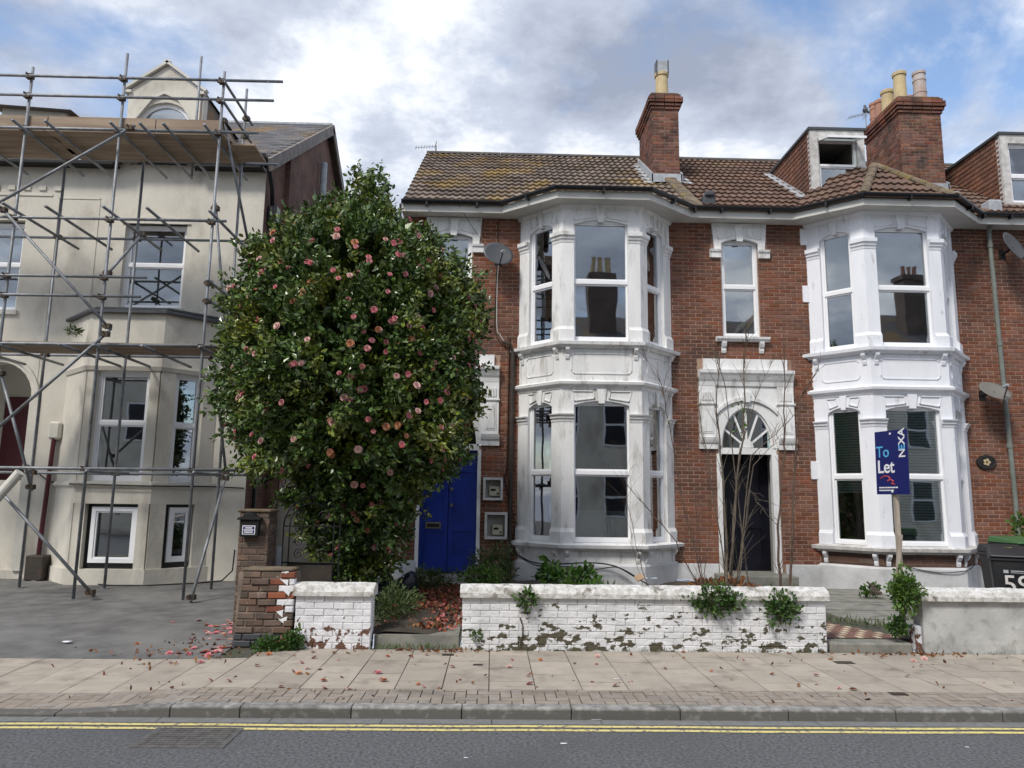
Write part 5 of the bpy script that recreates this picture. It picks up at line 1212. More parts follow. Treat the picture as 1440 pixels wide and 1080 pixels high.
# wheelie bins
def wheelie(loc, rz, label, lid='bin', number=None, h=1.06, name='wheelie_bin'):
    t = thing(name, label, 'bin', loc, 'wheelie bins behind the right-hand wall'); M = Matrix.Translation(loc) @ Matrix.Rotation(rz, 4, 'Z')
    def B(m): m.v = [tuple(M @ Vector(p)) for p in m.v]; return m
    m = MB(); P = [(-.22, -.24, .08), (.22, -.24, .08), (.22, .22, .08), (-.22, .22, .08), (-.27, -.32, h-.1), (.27, -.32, h-.1), (.27, .30, h-.1), (-.27, .30, h-.1)]
    m.add(P, [(0, 3, 2, 1), (4, 5, 6, 7), (0, 1, 5, 4), (1, 2, 6, 5), (2, 3, 7, 6), (3, 0, 4, 7)]); B(m).build('body', 'bin', t, bevel=.02)
    m = MB().box(-.285, .285, -.335, .315, h-.13, h-.085); B(m).build('rim', 'bin', t, bevel=.01)
    m = MB(); m.add([(-.29, -.36, h-.08), (.29, -.36, h-.08), (.29, .33, h-.08), (-.29, .33, h-.08), (-.27, -.34, h-.045), (.27, -.34, h-.045), (.26, .30, h+.02), (-.26, .30, h+.02)], [(0, 3, 2, 1), (4, 5, 6, 7), (0, 1, 5, 4), (1, 2, 6, 5), (2, 3, 7, 6), (3, 0, 4, 7)]); B(m).build('lid', lid, t, bevel=.012)
    m = MB().tube((-.22, .36, h-.09), (.22, .36, h-.09), .018, 8); B(m).build('handle', 'bin', t)
    for s in (-1, 1): m = MB().tube((s*.20, .24, .1), (s*.26, .24, .1), .1, 14); B(m).build('wheel', 'black', t)
    fm = M @ Matrix.Translation((0, -.335, h-.1)) @ Matrix.Rotation(R(85), 4, 'X')
    def fb(u0, u1, z0, z1, mm, nm):
        m = MB().box(u0, u1, z0, z1, .004, .008); m.v = [tuple(fm @ Vector((p[0], p[1], p[2]))) for p in m.v]; m.build(nm, mm, t)
    fb(-.06, .10, -.155, -.145, 'lead', 'crest'); fb(-.06, .08, -.175, -.168, 'lead', 'crest'); fb(-.14, -.085, -.18, -.14, 'lead', 'crest')
    if number: text(number, .32, fm @ Matrix.Translation((.0, -.33, .01)), 'sillold', t, 'number', bold=.001)
    return t
b0 = at(1412, 800, 10.7)
bA = wheelie((b0.x+.16, 10.85, .16), R(-14), 'black wheelie bin with pale crest standing next to the bay', number=None)
bB = wheelie((b0.x-.31, 10.05, .16), R(-31), 'black wheelie bin with large painted 59 on its front', number='59')
wheelie((b0.x+.95, 11.7, .17), R(4), 'wheelie bin with green lid behind the two black bins', lid='bingreen', h=1.14)
m = MB(); q = Vector((b0.x+.08, 10.72, 1.20)); m.add([q+Vector((-.11, -.09, -.012)), q+Vector((.10, -.10, -.012)), q+Vector((.13, .09, .012)), q+Vector((-.07, .10, .012))], [(0, 1, 2, 3)]); m.v += [(a, b, c-.006) for a, b, c in m.v[:4]]; m.f += [(7, 6, 5, 4), (0, 4, 5, 1), (1, 5, 6, 2), (2, 6, 7, 3), (3, 7, 4, 0)]; tag(m.build('yellow_leaflet', 'yellowpaper'), 'yellow paper lying on the lid of the black bin', 'paper')
# satellite dishes
def dish(c, r, face, label, material='dish', wall=YF):
    t = thing('satellite_dish', label, 'satellite dish', (c[0], wall, c[2]), 'satellite dishes on the terrace'); d = Vector(face).normalized(); a = d.orthogonal().normalized(); 
    a = Vector((0, 0, 1)).cross(d).normalized(); b = d.cross(a); c = Vector(c); m = MB(); P = []; n = 24; rings = 5
    for k in range(2):
        for j in range(rings+1):
            f = j/rings
            for i in range(n): an = 2*PI*i/n; P.append(c+a*math.cos(an)*r*f+b*math.sin(an)*r*.92*f+d*(.16*r*f*f-.16*r-k*.008))
    F = []
    for k in range(2):
        o = k*(rings+1)*n
        F += [(o+j*n+i, o+j*n+(i+1) % n, o+(j+1)*n+(i+1) % n, o+(j+1)*n+i) for j in range(rings) for i in range(n)]
    e0, e1 = rings*n, (rings+1)*n+rings*n; F += [(e0+i, e0+(i+1) % n, e1+(i+1) % n, e1+i) for i in range(n)]
    m.add(P, F); me = m.build('reflector', material, t, smooth=True)
    tip = c+d*r*.85-b*r*.55; m = MB().tube(c-b*r*.85, tip, .012, 6); m.build('feed_arm', 'black', t); m = MB().tube(tip-d*.0, tip-(tip-c).normalized()*.10, .03, 8); m.build('receiver', 'lead', t)
    w = Vector((c.x, wall, c.z-.05)); m = MB().tube(c-d*.17*r, w, .022, 8); m.obox(w, (.07, 0, 0), (0, .01, 0), (0, 0, .10)); m.build('bracket', 'black', t)
da = at(701, 356, 13.85); dish(da, .30, (.28, -.9, .40), 'dark grey satellite dish left of the upper white bay window')
db = at(1428, 346, 13.8); dish(db, .36, (.45, -.8, .35), 'dark grey satellite dish under the eaves at the right edge')
dc = at(1400, 549, 13.8); dish(dc, .30, (.1, -.75, .75), 'weathered brown grey satellite dish over the drainpipe', 'dish_old')
# meter boxes by the blue door
for (x0, x1, z0, z1, lab) in ((-.17, .20, 1.78, 2.20, 'upper open meter box right of the blue door'), (-.13, .29, 1.07, 1.56, 'lower open meter box right of the blue door')):
    t = thing('meter_box', 'white framed '+lab, 'meter box', (.05, YF, z0), 'meter boxes by the blue door'); m = MB(); k = .045
    for a, b, c, e in ((x0, x0+k, z0, z1), (x1-k, x1, z0, z1), (x0+k, x1-k, z0, z0+k), (x0+k, x1-k, z1-k, z1)): FW.box(m, a, b, c, e, .012, .17)
    m.build('frame', 'meterbox', t); m = MB(); FW.box(m, x0+k, x1-k, z0+k, z1-k, .013, .03); m.build('back', 'interior', t)
    cx = (x0+x1)/2+.03; m = MB(); FW.box(m, cx-.10, cx+.10, z0+.08, z0+.26, .03, .10); mt = m.build('meter', 'meter', t, bevel=.008)
    m = MB(); FW.box(m, cx-.07, cx+.02, z0+.17, z0+.21, .10, .103); FW.box(m, cx+.04, cx+.08, z0+.11, z0+.14, .10, .103); m.build('dial', 'black', mt)
# oval plaque
t = thing('oval_plaque', 'black oval house plaque with pale flower on the brick right of the bay', 'plaque', (9.51, YF, 2.6)); c = at(1387, 650, 14.17); m = MB()
m.prism([(c.x+.19*math.cos(a), 14.185, c.z+.135*math.sin(a)) for a in np.linspace(0, 2*PI, 28, endpoint=False)], (0, -.03, 0)); m.build('plate', 'black', t)
m = MB().path([(c.x+.165*math.cos(a), 14.153, c.z+.11*math.sin(a)) for a in np.linspace(0, 2*PI, 29)], .006, 5); m.build('rim', 'metal_dark', t)
m = MB()
for i in range(5): a = 2*PI*i/5; m.prism([(c.x+.045*math.cos(a)+.028*math.cos(b), 14.155, c.z+.045*math.sin(a)+.028*math.sin(b)) for b in np.linspace(0, 2*PI, 8, endpoint=False)], (0, -.008, 0))
m.build('flower', 'pot_cream', t)
# aerials
def aerial(base, top, d, n, label):
    t = thing('tv_aerial', label, 'aerial', base); base, top, d = Vector(base), Vector(top), Vector(d); MB().tube(base, top, .014, 6).build('mast', 'lead', t); MB().tube(top, top+d, .008, 6).build('boom', 'lead', t); m = MB(); s = d.cross(Vector((0, 0, 1))).normalized()
    for i in range(n): p = top+d*(i+.5)/n; MB().tube(p-s*.12, p+s*.12, .005, 5).build('element', 'lead', t)
    m = MB(); p = top+d*.02
    for k in (-.09, -.04, .04, .09): m.tube(p-s*.16+Vector((0, 0, k)), p+s*.16+Vector((0, 0, k)), .005, 5)
    m.build('grid', 'lead', t)
ra = Vector((-1.62, RIDGE_Y, roofz(RIDGE_Y)+.05)); aerial(ra, ra+Vector((0, 0, .16)), (-.55, -.1, -.10), 8, 'grey TV aerial at the left end of the ridge')
aerial((9.28, 17.4, 10.9), (9.28, 17.4, 11.55), (-.45, .0, -.12), 7, 'TV aerial with pigeon above the many-pot chimney')
t = thing('pigeon', 'grey pigeon perched by the chimney pots', 'bird', (9.28, 17.4, 11.57)); m = MB(); m.lathe((9.28, 17.4, 11.57), [(.01, 0), (.055, .03), (.07, .08), (.05, .13), (.03, .16), (.034, .19), (.02, .215), (.002, .22)], 10); m.tube((9.30, 17.4, 11.62), (9.42, 17.4, 11.57), .035, 6, .02); m.tube((9.25, 17.4, 11.765), (9.225, 17.4, 11.76), .008, 5, .002); m.build('body', 'lead_dark', t, smooth=True)
# cables and pipe between the blue door and the bay
m = MB().path([(.36, 14.14, 4.62), (.35, 14.14, 3.0), (.34, 14.14, .3)], .04, 8); m.path([(.36, 14.14, 4.62), (.30, 14.10, 4.75), (.16, 14.13, 4.80)], .03, 6); tag(m.build('waste_pipe', 'metal_dark'), 'dark brown waste pipe between the blue door and the white bay', 'pipe')
def cable(label, pts, r=.008, material='cable', name='cable'):
    P = []; pts = [Vector(p) for p in pts]
    for i in range(len(pts)-1):
        a = pts[max(0, i-1)]; b = pts[i]; c = pts[i+1]; d = pts[min(len(pts)-1, i+2)]
        for k in range(6): s = k/6; P.append(.5*((2*b)+(c-a)*s+(2*a-5*b+4*c-d)*s*s+(3*b-a-3*c+d)*s**3))
    P.append(pts[-1]); return tag(MB().path(P, r, 5).build(name, material), label, 'cable')
cable('black cables running down beside the waste pipe', [(.29, 14.17, 4.9), (.28, 14.17, 4.0), (.27, 14.17, 2.4), (.22, 14.16, 2.2), (.42, 14.1, 1.4), (.38, 14.15, 1.0), (.36, 14.1, .5)], .011)
cable('pale cable dropping from the left satellite dish', [da+Vector((0, .3, -.15)), (.03, 14.18, 5.9), (.04, 14.18, 5.1), (.10, 14.18, 4.95), (.2, 14.18, 4.8)], .010, 'cable_white')
cable('dark cable from the gutter to the left satellite dish', [(.02, 14.17, 7.3), (.03, 14.18, 6.9), (.02, 14.18, 6.5), (.0, 14.18, 5.6), (.01, 14.18, 5.0), (.2, 14.17, 4.7)], .007)
cable('thick black cable looped across the foot of the white bay', [(.35, 14.0, .9), (.7, 13.5, .72), (1.15, 13.28, .70), (1.7, 13.26, .73), (2.15, 13.24, .68), (2.5, 13.15, .5), (2.75, 13.0, .36)], .013)
cable('second black cable sagging below the white bay sill', [(.35, 14.0, .85), (.8, 13.45, .66), (1.3, 13.27, .66), (1.8, 13.26, .62), (2.2, 13.2, .66), (2.6, 13.1, .45)], .010)
cable('overhead wire sloping from the eaves to the left window corbel', [(-.75, 13.85, 7.45), (-.5, 14.0, 7.1), (-.24, 14.1, 6.75)], .005)
cable('grey cable sagging across the plinth under the right bay', [(7.3, 13.33, .72), (7.9, 13.33, .62), (8.4, 13.33, .66), (8.75, 13.6, .75)], .008)

# ---------------------------------------------------------------- plants
def bush(name, label, c, rad, n, size, material, cat='plant', shell=.3, group=None, stem=True, wr=.6):
    t = thing(name, label, cat, (c[0], c[1], c[2]-rad[2]), group); p, d = blob(c, rad, n, shell); d = d+np.array([0, -.2, .3]); leaves('foliage', p, d, size, material, t, wr=wr, spread=.6, kind='stuff')
    if stem:
        m = MB()
        for i in range(5): a = random.uniform(0, 2*PI); m.path([(c[0], c[1], c[2]-rad[2]), (c[0]+.3*rad[0]*math.cos(a), c[1]+.3*rad[1]*math.sin(a), c[2]-rad[2]*.3), (c[0]+.7*rad[0]*math.cos(a), c[1]+.7*rad[1]*math.sin(a), c[2]+rad[2]*.4)], .008, 5, .003)
        m.build('stem', 'stem_green', t)
    return t
def P3(px, py, Y): p = at(px, py, Y); return (p.x, p.y, p.z)
bush('leafy_bush', 'bright green leafy bush growing at the broken wall end below the To Let board', P3(1272, 832, 8.95), (.20, .20, .25), 1700, .045, 'bushleaf', 'bush', shell=.2)
bush('weed_clump', 'dark green weeds in the gateway under the leafy bush', P3(1262, 882, 9.05), (.13, .12, .10), 320, .05, 'ivyleaf', stem=False)
bush('ivy_clump', 'wide ivy clump hanging on the long wall', P3(1008, 844, 8.90), (.38, .10, .17), 900, .05, 'ivyleaf', 'ivy')
bush('ivy_clump', 'round ivy clump near the right end of the long wall', P3(1097, 853, 8.90), (.21, .10, .20), 620, .05, 'ivyleaf', 'ivy')
bush('ivy_clump', 'small ivy sprig over the coping left on the long wall', P3(741, 842, 8.88), (.14, .07, .11), 180, .05, 'ivyleaf', 'ivy')
bush('weed_clump', 'tiny weed growing from the flaking foot of the long wall', P3(671, 895, 8.92), (.06, .03, .06), 60, .04, 'ivyleaf', stem=False)
bush('weed_clump', 'leafy weeds at the foot of the ruined pier', P3(378, 910, 8.82), (.17, .12, .11), 420, .05, 'ivyleaf', stem=False)
bush('weed_clump', 'leafy weeds where the pier meets the short white wall', P3(413, 903, 8.86), (.12, .09, .14), 300, .05, 'ivyleaf', stem=False)
bush('garden_shrub', 'dark feathery shrub between the blue door and the bay', P3(695, 800, 11.9), (.42, .4, .36), 1500, .07, 'weedleaf', 'shrub', wr=.3)
bush('garden_shrub', 'low yellow green shrub right before the blue door step', P3(680, 812, 11.2), (.34, .3, .20), 900, .06, 'bushleaf', 'shrub', wr=.4)
bush('garden_shrub', 'broad leaved green plant below the white bay', P3(775, 812, 11.6), (.22, .25, .20), 260, .11, 'ivyleaf', 'shrub')
bush('garden_shrub', 'green plant with toothed leaves under the bay sill', P3(815, 812, 11.5), (.24, .22, .17), 220, .10, 'ivyleaf', 'shrub')
bush('weed_clump', 'rambling weeds along the left side of the path to the blue door', P3(556, 850, 10.0), (.30, .75, .26), 1500, .07, 'weedleaf', stem=False, wr=.3)
bush('weed_clump', 'weeds at the white plinth left of the blue door', P3(605, 815, 12.3), (.34, .5, .22), 800, .07, 'weedleaf', stem=False, wr=.35)
bush('weed_clump', 'little green plant between the flags at the right gate', P3(1225, 830, 12.2), (.16, .12, .10), 140, .07, 'ivyleaf', stem=False)
bush('weed_clump', 'green weeds behind the bins at the right edge', P3(1438, 745, 13.6), (.3, .2, .3), 240, .09, 'bushleaf', stem=False)
bush('parapet_weed', 'spiky weed growing on the scaffold side of the cream bay roof', P3(103, 466, 14.3), (.16, .10, .07), 90, .10, 'weedleaf', stem=False, wr=.25)
def grass(name, label, pts, h, material='bushleaf', lean=.5):
    o = leaves(name, pts, np.tile([0, -.1, 1.0], (len(pts), 1)), h, material, None, wr=.10, spread=lean*.6, fold=.1, kind='stuff'); tag(o, label, 'grass')
g = np.array([[at(px, 815, 11.0).x, 11.0+rng.normal(0, .15), .30] for px in rng.uniform(800, 860, 160)]); grass('long_grass', 'long bright grass blades below the white bay', g, .38)
g = np.stack([rng.uniform(-1.38, -.33, 160), rng.normal(8.98, .03, 160), np.full(160, .095)], 1); grass('grass_tuft', 'short grass along the gate step by the blue door', g, .07, lean=.9)
g = np.stack([rng.uniform(-.3, 3.9, 320), rng.normal(8.925, .012, 320), np.full(320, .092)], 1); grass('grass_fringe', 'moss and grass fringe along the foot of the long wall', g, .045, 'weedleaf', .9)
g = np.stack([rng.uniform(5.0, 9.0, 200), rng.normal(8.925, .012, 200), np.full(200, .092)], 1); grass('grass_fringe', 'grass fringe along the foot of the rendered wall', g, .04, 'weedleaf', .9)
g = np.stack([rng.uniform(4.0, 5.1, 150), rng.uniform(9.9, 10.3, 150), np.full(150, .24)], 1); g[:, 1] = 9.75+(5.1-g[:, 0])*.9+rng.normal(0, .05, 150); grass('grass_strip', 'grass strip along the tiled path at the right gate', g, .12, 'weedleaf', .9)
# bare shrubs in front of the dark door
def bare_shrub(label, stems, Y, name='bare_shrub', r0=.022, material='twig'):
    base = at(stems[0][0][0], stems[0][0][1], Y); t = thing(name, label, 'shrub', (base.x, Y, .2))
    for st in stems:
        pts = [at(px, py, Y+random.uniform(-.12, .12)) for px, py in st]; pts[0].z = min(pts[0].z, .35); L = sum((b-a).length for a, b in zip(pts, pts[1:]))
        r = r0*min(1, .35+L/4)*(1 if stems.index(st) < 2 else .5); fine = []
        for a, b in zip(pts, pts[1:]):
            for k in range(4): fine.append(a.lerp(b, k/4)+Vector((random.uniform(-.022, .022), random.uniform(-.02, .02), random.uniform(-.01, .01)))*(1 if fine else 0))
        fine.append(pts[-1]); sm = MB().path(fine, r, 6, r*.22)
        for i in range(1, len(pts)):
            for k in range(7):
                p = pts[i-1].lerp(pts[i], random.random()); d = (pts[i]-pts[i-1]).normalized(); q = p+(d*.8+Vector((random.uniform(-.8, .8), random.uniform(-.6, .6), .3)))*random.uniform(.12, .42); mid = p.lerp(q, .5)+Vector((random.uniform(-.03, .03), 0, .03)); sm.path([p, mid, q], min(.007, r*.4), 4, .0018)
        sm.build('stem', material, t)
    return t
t = bare_shrub('bare twiggy sapling with pale stems in front of the dark door', [[(1022, 812), (1020, 720), (1012, 640), (1008, 560), (1012, 500)], [(1026, 812), (1034, 700), (1046, 610), (1047, 520), (1050, 470)], [(1024, 812), (1040, 640), (1062, 560), (1085, 510)], [(1030, 700), (1058, 640), (1100, 600), (1125, 575)], [(1030, 690), (1060, 655), (1095, 615)], [(1022, 812), (1002, 680), (985, 590), (978, 520)], [(1046, 610), (1020, 545), (1005, 500)], [(1030, 640), (1055, 690), (1075, 720), (1098, 745)]], 12.6, r0=.024, material='stem_green')
p, d = blob(P3(1040, 590, 12.6), (.16, .15, .35), 40); leaves('leaf_spray', p, d, .06, 'bushleaf', t, kind='stuff')
bare_shrub('thin dark bare stems against the right of the white bay', [[(990, 806), (960, 700), (945, 620), (930, 540), (905, 500)], [(985, 806), (950, 760), (915, 720), (880, 680)], [(990, 806), (975, 690), (955, 600), (960, 520)], [(988, 806), (1000, 700), (985, 600), (965, 500)], [(910, 815), (895, 770), (882, 700), (880, 640)], [(905, 815), (888, 760), (885, 720)]], 12.3, r0=.012)
bare_shrub('slender upright bare stem right of the dark door', [[(1097, 818), (1094, 740), (1102, 640), (1104, 560), (1102, 470)], [(1102, 640), (1125, 560), (1150, 520)]], 12.5, r0=.022)
hb = at(1015, 800, 12.6); t = thing('debris_heap', 'heap of brown leaves, soil and dead twigs beside the dark door step', 'heap', (hb.x, 12.6, .2))
pp, dd = blob((hb.x, 12.6, .34), (.62, .35, .22), 900, .5); leaves('dead_leaf', pp, dd+np.array([0, 0, .2]), .075, 'litterleaf', t, wr=.6, kind='stuff')
m = MB(); m.lathe((hb.x, 12.6, .1), [(.6, 0), (.52, .16), (.34, .30), (.12, .40), (.02, .42)], 12); m.build('soil_mound', 'soil', t, smooth=True)
m = MB()
for i in range(22): q = Vector((hb.x+random.uniform(-.55, .5), 12.35+random.uniform(0, .4), random.uniform(.25, .45))); m.path([q, q+Vector((random.uniform(-.3, .3), random.uniform(-.2, .2), random.uniform(.02, .28)))], .009, 5, .003)
m.build('twigs', 'bark', t, kind='stuff')
t = thing('dead_twig', 'curled dead branch on the flags at the right gate', 'branch', P3(1232, 838, 11.4)); m = MB(); 
m.path([at(1235, 832, 11.4), at(1228, 826, 11.4), at(1219, 818, 11.4)], .025, 6, .012); m.path([at(1229, 832, 11.4), at(1226, 825, 11.4), at(1231, 822, 11.4)], .02, 6, .012); m.path([at(1238, 834, 11.3), at(1225, 833, 11.5)], .03, 6); m.build('wood', 'bark', t)
t = thing('wall_vine', 'curved dry vine stem on the long wall below the ivy sprig', 'vine', P3(729, 905, 8.93)); m = MB().path([at(731, 868, 8.935), at(735, 880, 8.93), at(735, 892, 8.93), at(731, 908, 8.93)], .009, 6, .006); m.build('vine_stem', 'bark', t)
# ---------------------------------------------------------------- fallen blossom and litter
def fallen(px, py, label, group, k=None, z=None, s=1):
    p = atz(px, py, .10 if z is None else z); zz3 = zpav(p.x, p.y)+.012 if z is None else z+.01
    o = link('fallen_blossom', FL[k if k is not None else random.choice((2, 2, 3, 0))], None); o.location = (p.x, p.y, zz3); o.rotation_euler = (random.uniform(-.5, .5), random.uniform(-.5, .5), random.uniform(0, 6)); f = random.uniform(.6, 1.0)*s; o.scale = (f, f, f*.7); tag(o, label, 'blossom', group)
spots = [(322, 958), (296, 957), (442, 925), (432, 940), (455, 957), (456, 968), (395, 966), (491, 969), (528, 945), (536, 955), (545, 923), (540, 957), (420, 947), (424, 932), (440, 917), (362, 936), (378, 920), (596, 966), (588, 962), (600, 921), (532, 946), (636, 938), (745, 962), (866, 964), (701, 911), (743, 950), (935, 940), (961, 917), (1180, 968), (1200, 970), (760, 928), (840, 923), (1045, 928), (1086, 948), (1148, 950), (720, 928), (716, 938), (1240, 925), (1300, 927), (1285, 930), (470, 918), (208, 920), (240, 930), (283, 930)]
for px, py in spots: fallen(px, py, 'withered camellia blossom fallen on the pavement slabs', 'blossoms fallen on the pavement', s=.85)
for i in range(70):
    px = min(324, max(150, random.gauss(296, 30))); py = random.gauss(900, 14)-(px-290)*.12
    if py > 921 or py < 868: continue
    p = atz(px, py, .1); o = link('fallen_blossom', FL[random.choice((2, 0, 0, 3))], None); o.location = (p.x, p.y, .085+.012*max(0, p.y-9)); f = random.uniform(.75, 1.15); o.scale = (f, f, f*.7); o.rotation_euler = (random.uniform(-.5, .5), random.uniform(-.5, .5), random.uniform(0, 6)); tag(o, 'pink or brown camellia blossom fallen on the driveway by the pier', 'blossom', 'blossoms fallen on the driveway')
pk = [(p[0], p[1]) for p in zip(rng.normal(-.85, .26, 2000), rng.uniform(9.3, 12.6, 2000)) if -1.36 < p[0] < -.38]
pts = np.array([[x, y, .262+.045*(y-9.4)+random.uniform(0, .015)] for x, y in pk]); n = len(pts)
o = leaves('petal_litter', pts[:n//2], np.tile([0, -.3, .12], (n//2, 1)), .065, 'litterleaf', None, wr=.8, spread=.8, kind='stuff'); tag(o, 'brown carpet of rotting petals and leaves on the path to the blue door', 'litter')
o = leaves('petal_litter', pts[n//2:int(n*.92)], np.tile([0, -.3, .12], (int(n*.92)-n//2, 1)), .055, 'petal_dark', None, wr=.9, spread=.8, kind='stuff'); tag(o, 'pink petals strewn over the path to the blue door', 'petals')
pts = np.array([[rng.uniform(-4, 8), rng.uniform(6.7, 8.9), .10] for _ in range(150)]+[[rng.normal(4.9, .4), rng.normal(8.85, .05), .102] for _ in range(90)]+[[rng.normal(-.6, .4), rng.normal(8.86, .04), .102] for _ in range(90)]+[[rng.normal(-3.2, .5), rng.normal(8.7, .4), .11] for _ in range(90)])
o = leaves('leaf_litter', pts, np.tile([0, -.3, .03], (len(pts), 1)), .05, 'litterleaf', None, wr=.6, spread=.5, kind='stuff'); tag(o, 'scattered dry brown leaf bits over the pavement', 'litter')
def scrap(px, py, w, d, label, material='paper', z=.004, Y=None):
    p = atz(px, py, z) if Y is None else at(px, py, Y); m = MB(); P = []
    for i in range(4):
        for j in range(3): P.append((p.x+(i/3-.5)*w, p.y+(j/2-.5)*d, p.z+random.uniform(.002, .25*min(w, d))))
    m.add(P, [(j+i*3, j+1+i*3, j+4+i*3, j+3+i*3) for i in range(3) for j in range(2)]); tag(m.build('paper_scrap' if material == 'paper' else 'litter_bag', material), label, 'litter')
scrap(838, 1012, .09, .03, 'white paper strip in the gutter below the kerb'); scrap(95, 903, .10, .07, 'crumpled white paper on the driveway', z=.11); scrap(793, 1046, .05, .02, 'small white scrap on the asphalt, centre'); scrap(655, 1066, .03, .02, 'small white scrap on the asphalt near the bottom left'); scrap(1360, 1051, .03, .015, 'white speck of paper on the asphalt at right'); scrap(867, 955, .05, .02, 'white paper bit on the pavement slabs', z=.10); scrap(48, 817, .25, .10, 'white paper near the foot of the cream wall', z=.14)
scrap(916, 815, .16, .12, 'crumpled blue and white bag in the garden by the bay', 'bluebag', Y=11.2); scrap(963, 818, .26, .14, 'pale plastic bag behind the long wall', 'bluebag', Y=11.2); 
m = MB(); p = at(899, 812, 11.3); m.obox(p, (.055, .02, .02), (-.02, .04, .03), (.0, -.004, .006)); tag(m.build('cardboard_piece', 'cardboard'), 'torn brown cardboard in the garden below the bay', 'cardboard')
# ironwork in the ground
a, b = atz(232, 1024, 0), atz(330, 1026, 0); c_, d_ = atz(197, 1050, 0), atz(305, 1049, 0)
t = thing('drain_cover', 'square ribbed iron drain cover in the road by the yellow lines', 'manhole cover', ((a.x+b.x)/2, (a.y+c_.y)/2, 0)); cx, cy = (a.x+b.x+c_.x+d_.x)/4, (a.y+c_.y)/2; w = .30; h = max(.2, (a.y-c_.y)/2)
MB().box(cx-w-.04, cx+w+.04, cy-h-.03, cy+h, .0, .006).build('frame', 'castiron', t); m = MB()
for i in range(11):
    for j in range(9): u = cx-w+.03+i*(2*w-.06)/10; v = cy-h+.03+j*(2*h-.06)/8; m.box(u-.02, u+.02, v-.008, v+.008, .006, .011)
m.build('rib', 'castiron', t, kind='stuff')
for px, py, w, d, lab in ((672, 935, .10, .06, 'small iron stopcock cover in the slabs before the long wall'), (630, 921, .13, .09, 'small rusty cover in the slabs before the gate step'), (1187, 932, .20, .12, 'small iron cover in the slabs by the right gate'), (1263, 976, .15, .10, 'small iron cover in the block paving')):
    p = atz(px, py, .092); t = thing('stopcock_cover', lab, 'cover', (p.x, p.y, .092)); MB().box(p.x-w/2, p.x+w/2, p.y-d/2, p.y+d/2, .07, .097).build('plate', 'metal_dark', t); MB().box(p.x-w/2+.015, p.x+w/2-.015, p.y-d/2+.015, p.y+d/2-.015, .097, .100).build('lid', 'coupler', t)
# covered motor scooter under the tree, half hidden
t = thing('covered_scooter', 'dark covered motor scooter half hidden beneath the camellia', 'scooter', (-1.75, 12.0, .2)); m = MB(); b = at(556, 790, 12.0)
Pm = [(-.55, .10), (-.50, .42), (-.25, .62), (.05, .66), (.25, .92), (.42, .95), (.5, .6), (.58, .1)]
m.prism([(b.x+u*.7, 11.85, .20+z*.50) for u, z in Pm], (0, .42, 0)); m.build('cover', 'tarp', t, bevel=.06, smooth=True)
m = MB().tube((b.x-.22, 11.9, .48), (b.x-.22, 12.02, .48), .21, 16); m.build('wheel', 'black', t); MB().tube((b.x-.36, 11.8, .42), (b.x-.18, 11.8, .60), .045, 8).build('exhaust', 'silver', t); MB().tube((b.x+.15, 11.85, .6), (b.x+.08, 11.78, .95), .012, 6).build('mirror_stalk', 'silver', t)

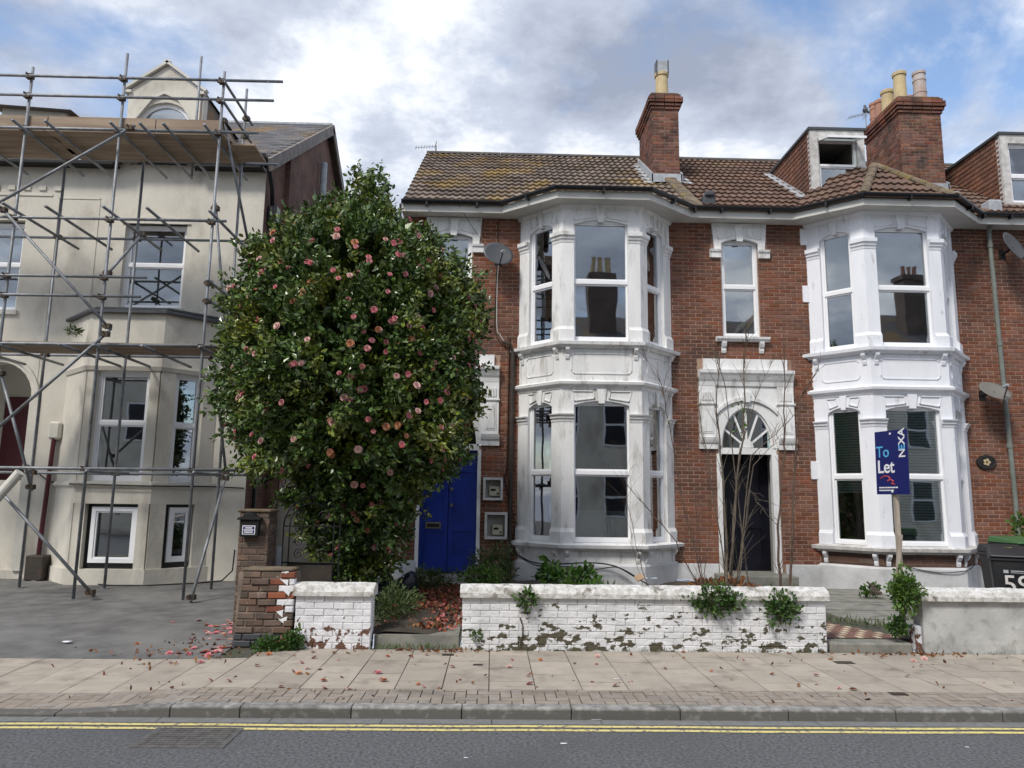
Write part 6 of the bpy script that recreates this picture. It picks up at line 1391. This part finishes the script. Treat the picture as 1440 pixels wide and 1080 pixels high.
# ================================================================ HOUSES ACROSS THE ROAD (behind the camera, seen in the panes)
for i, (x0, x1, zr_, lab) in enumerate(((-19, -8, 12.6, 'left'), (-7.9, 1.6, 13.0, 'middle'), (1.7, 11.5, 12.4, 'right'), (11.6, 22, 12.8, 'far right'))):
    t = thing('opposite_house', 'brick house across the road reflected in the panes, '+lab+' one of the row', 'house', ((x0+x1)/2, -8, 0), 'houses across the road'); ye = -7.5; yb = -16; ez = 8.8; cx = (x0+x1)/2
    MB().box(x0, x1, yb, ye, 0, ez).build('wall', 'render', t)
    m = MB(); ym = (ye+yb)/2; m.add([(x0, ye+.3, ez-.1), (x1, ye+.3, ez-.1), (x1, ym, zr_-1), (x0, ym, zr_-1), (x0, yb, ez), (x1, yb, ez)], [(0, 1, 2, 3), (3, 2, 5, 4), (0, 3, 4), (1, 5, 2)]); m.build('roof', 'slate', t)
    gx = {1: x0+2.6, 3: 13.2}.get(i, x1-2.8)
    m = MB(); m.prism([(gx-2, ye+.6, 0), (gx+2, ye+.6, 0), (gx+2, ye+.6, ez), (gx, ye+.6, ez+2.4), (gx-2, ye+.6, ez)], (0, -4, 0)); m.build('gable', 'render', t); m = MB(); m.add([(gx-2.3, ye+.9, ez-.4), (gx, ye+.9, ez+2.5), (gx+2.3, ye+.9, ez-.4), (gx-2.3, ym, ez-.4), (gx, ym, ez+2.5), (gx+2.3, ym, ez-.4)], [(0, 1, 4, 3), (1, 2, 5, 4)]); m.build('gable_roof', 'slate', t)
    kx = x1-.6; m = MB().box(kx-.6, kx+.6, -10.2, -9.4, 8, zr_+.6).box(kx-.7, kx+.7, -10.3, -9.3, zr_+.3, zr_+.6); chm = m.build('chimney', 'farbrick', t)
    for k in range(3): MB().lathe((kx-.35+k*.35, -9.8, zr_+.6), [(.14, 0), (.12, .1), (.11, .55), (.13, .6)], 10).build('chimney_pot', 'pot_red', chm)
    if i == 2:
        MB().box(4.7, 6.1, -10.3, -9.3, 8, 13.2).build('chimney', 'farbrick', t)
        for k in range(3): MB().lathe((5.0+k*.4, -9.8, 13.2), [(.17, 0), (.15, .1), (.13, .8), (.16, .86)], 10).build('chimney_pot', 'pot_cream', t)
    for wx in np.arange(x0+1.2, x1-.8, 2.2):
        for wz in (1.0, 4.3): 
            w = MB().box(wx, wx+1.1, ye+.0, ye+.06, wz, wz+1.9) if abs(wx+.5-gx) > 2.6 else MB().box(wx, wx+1.1, ye+.6, ye+.66, wz, wz+1.9); w = w.build('window', 'pvc', t)
            y = ye+.06 if abs(wx+.5-gx) > 2.6 else ye+.66
            for k in range(2): MB().box(wx+.08, wx+1.02, y, y+.01, wz+.08+k*.92, wz+.9+k*.92).build('pane', 'navy', w)
struct(MB().box(-60, 60, -7.4, -5.2, -.1, .11).build('far_pavement', 'slab'))
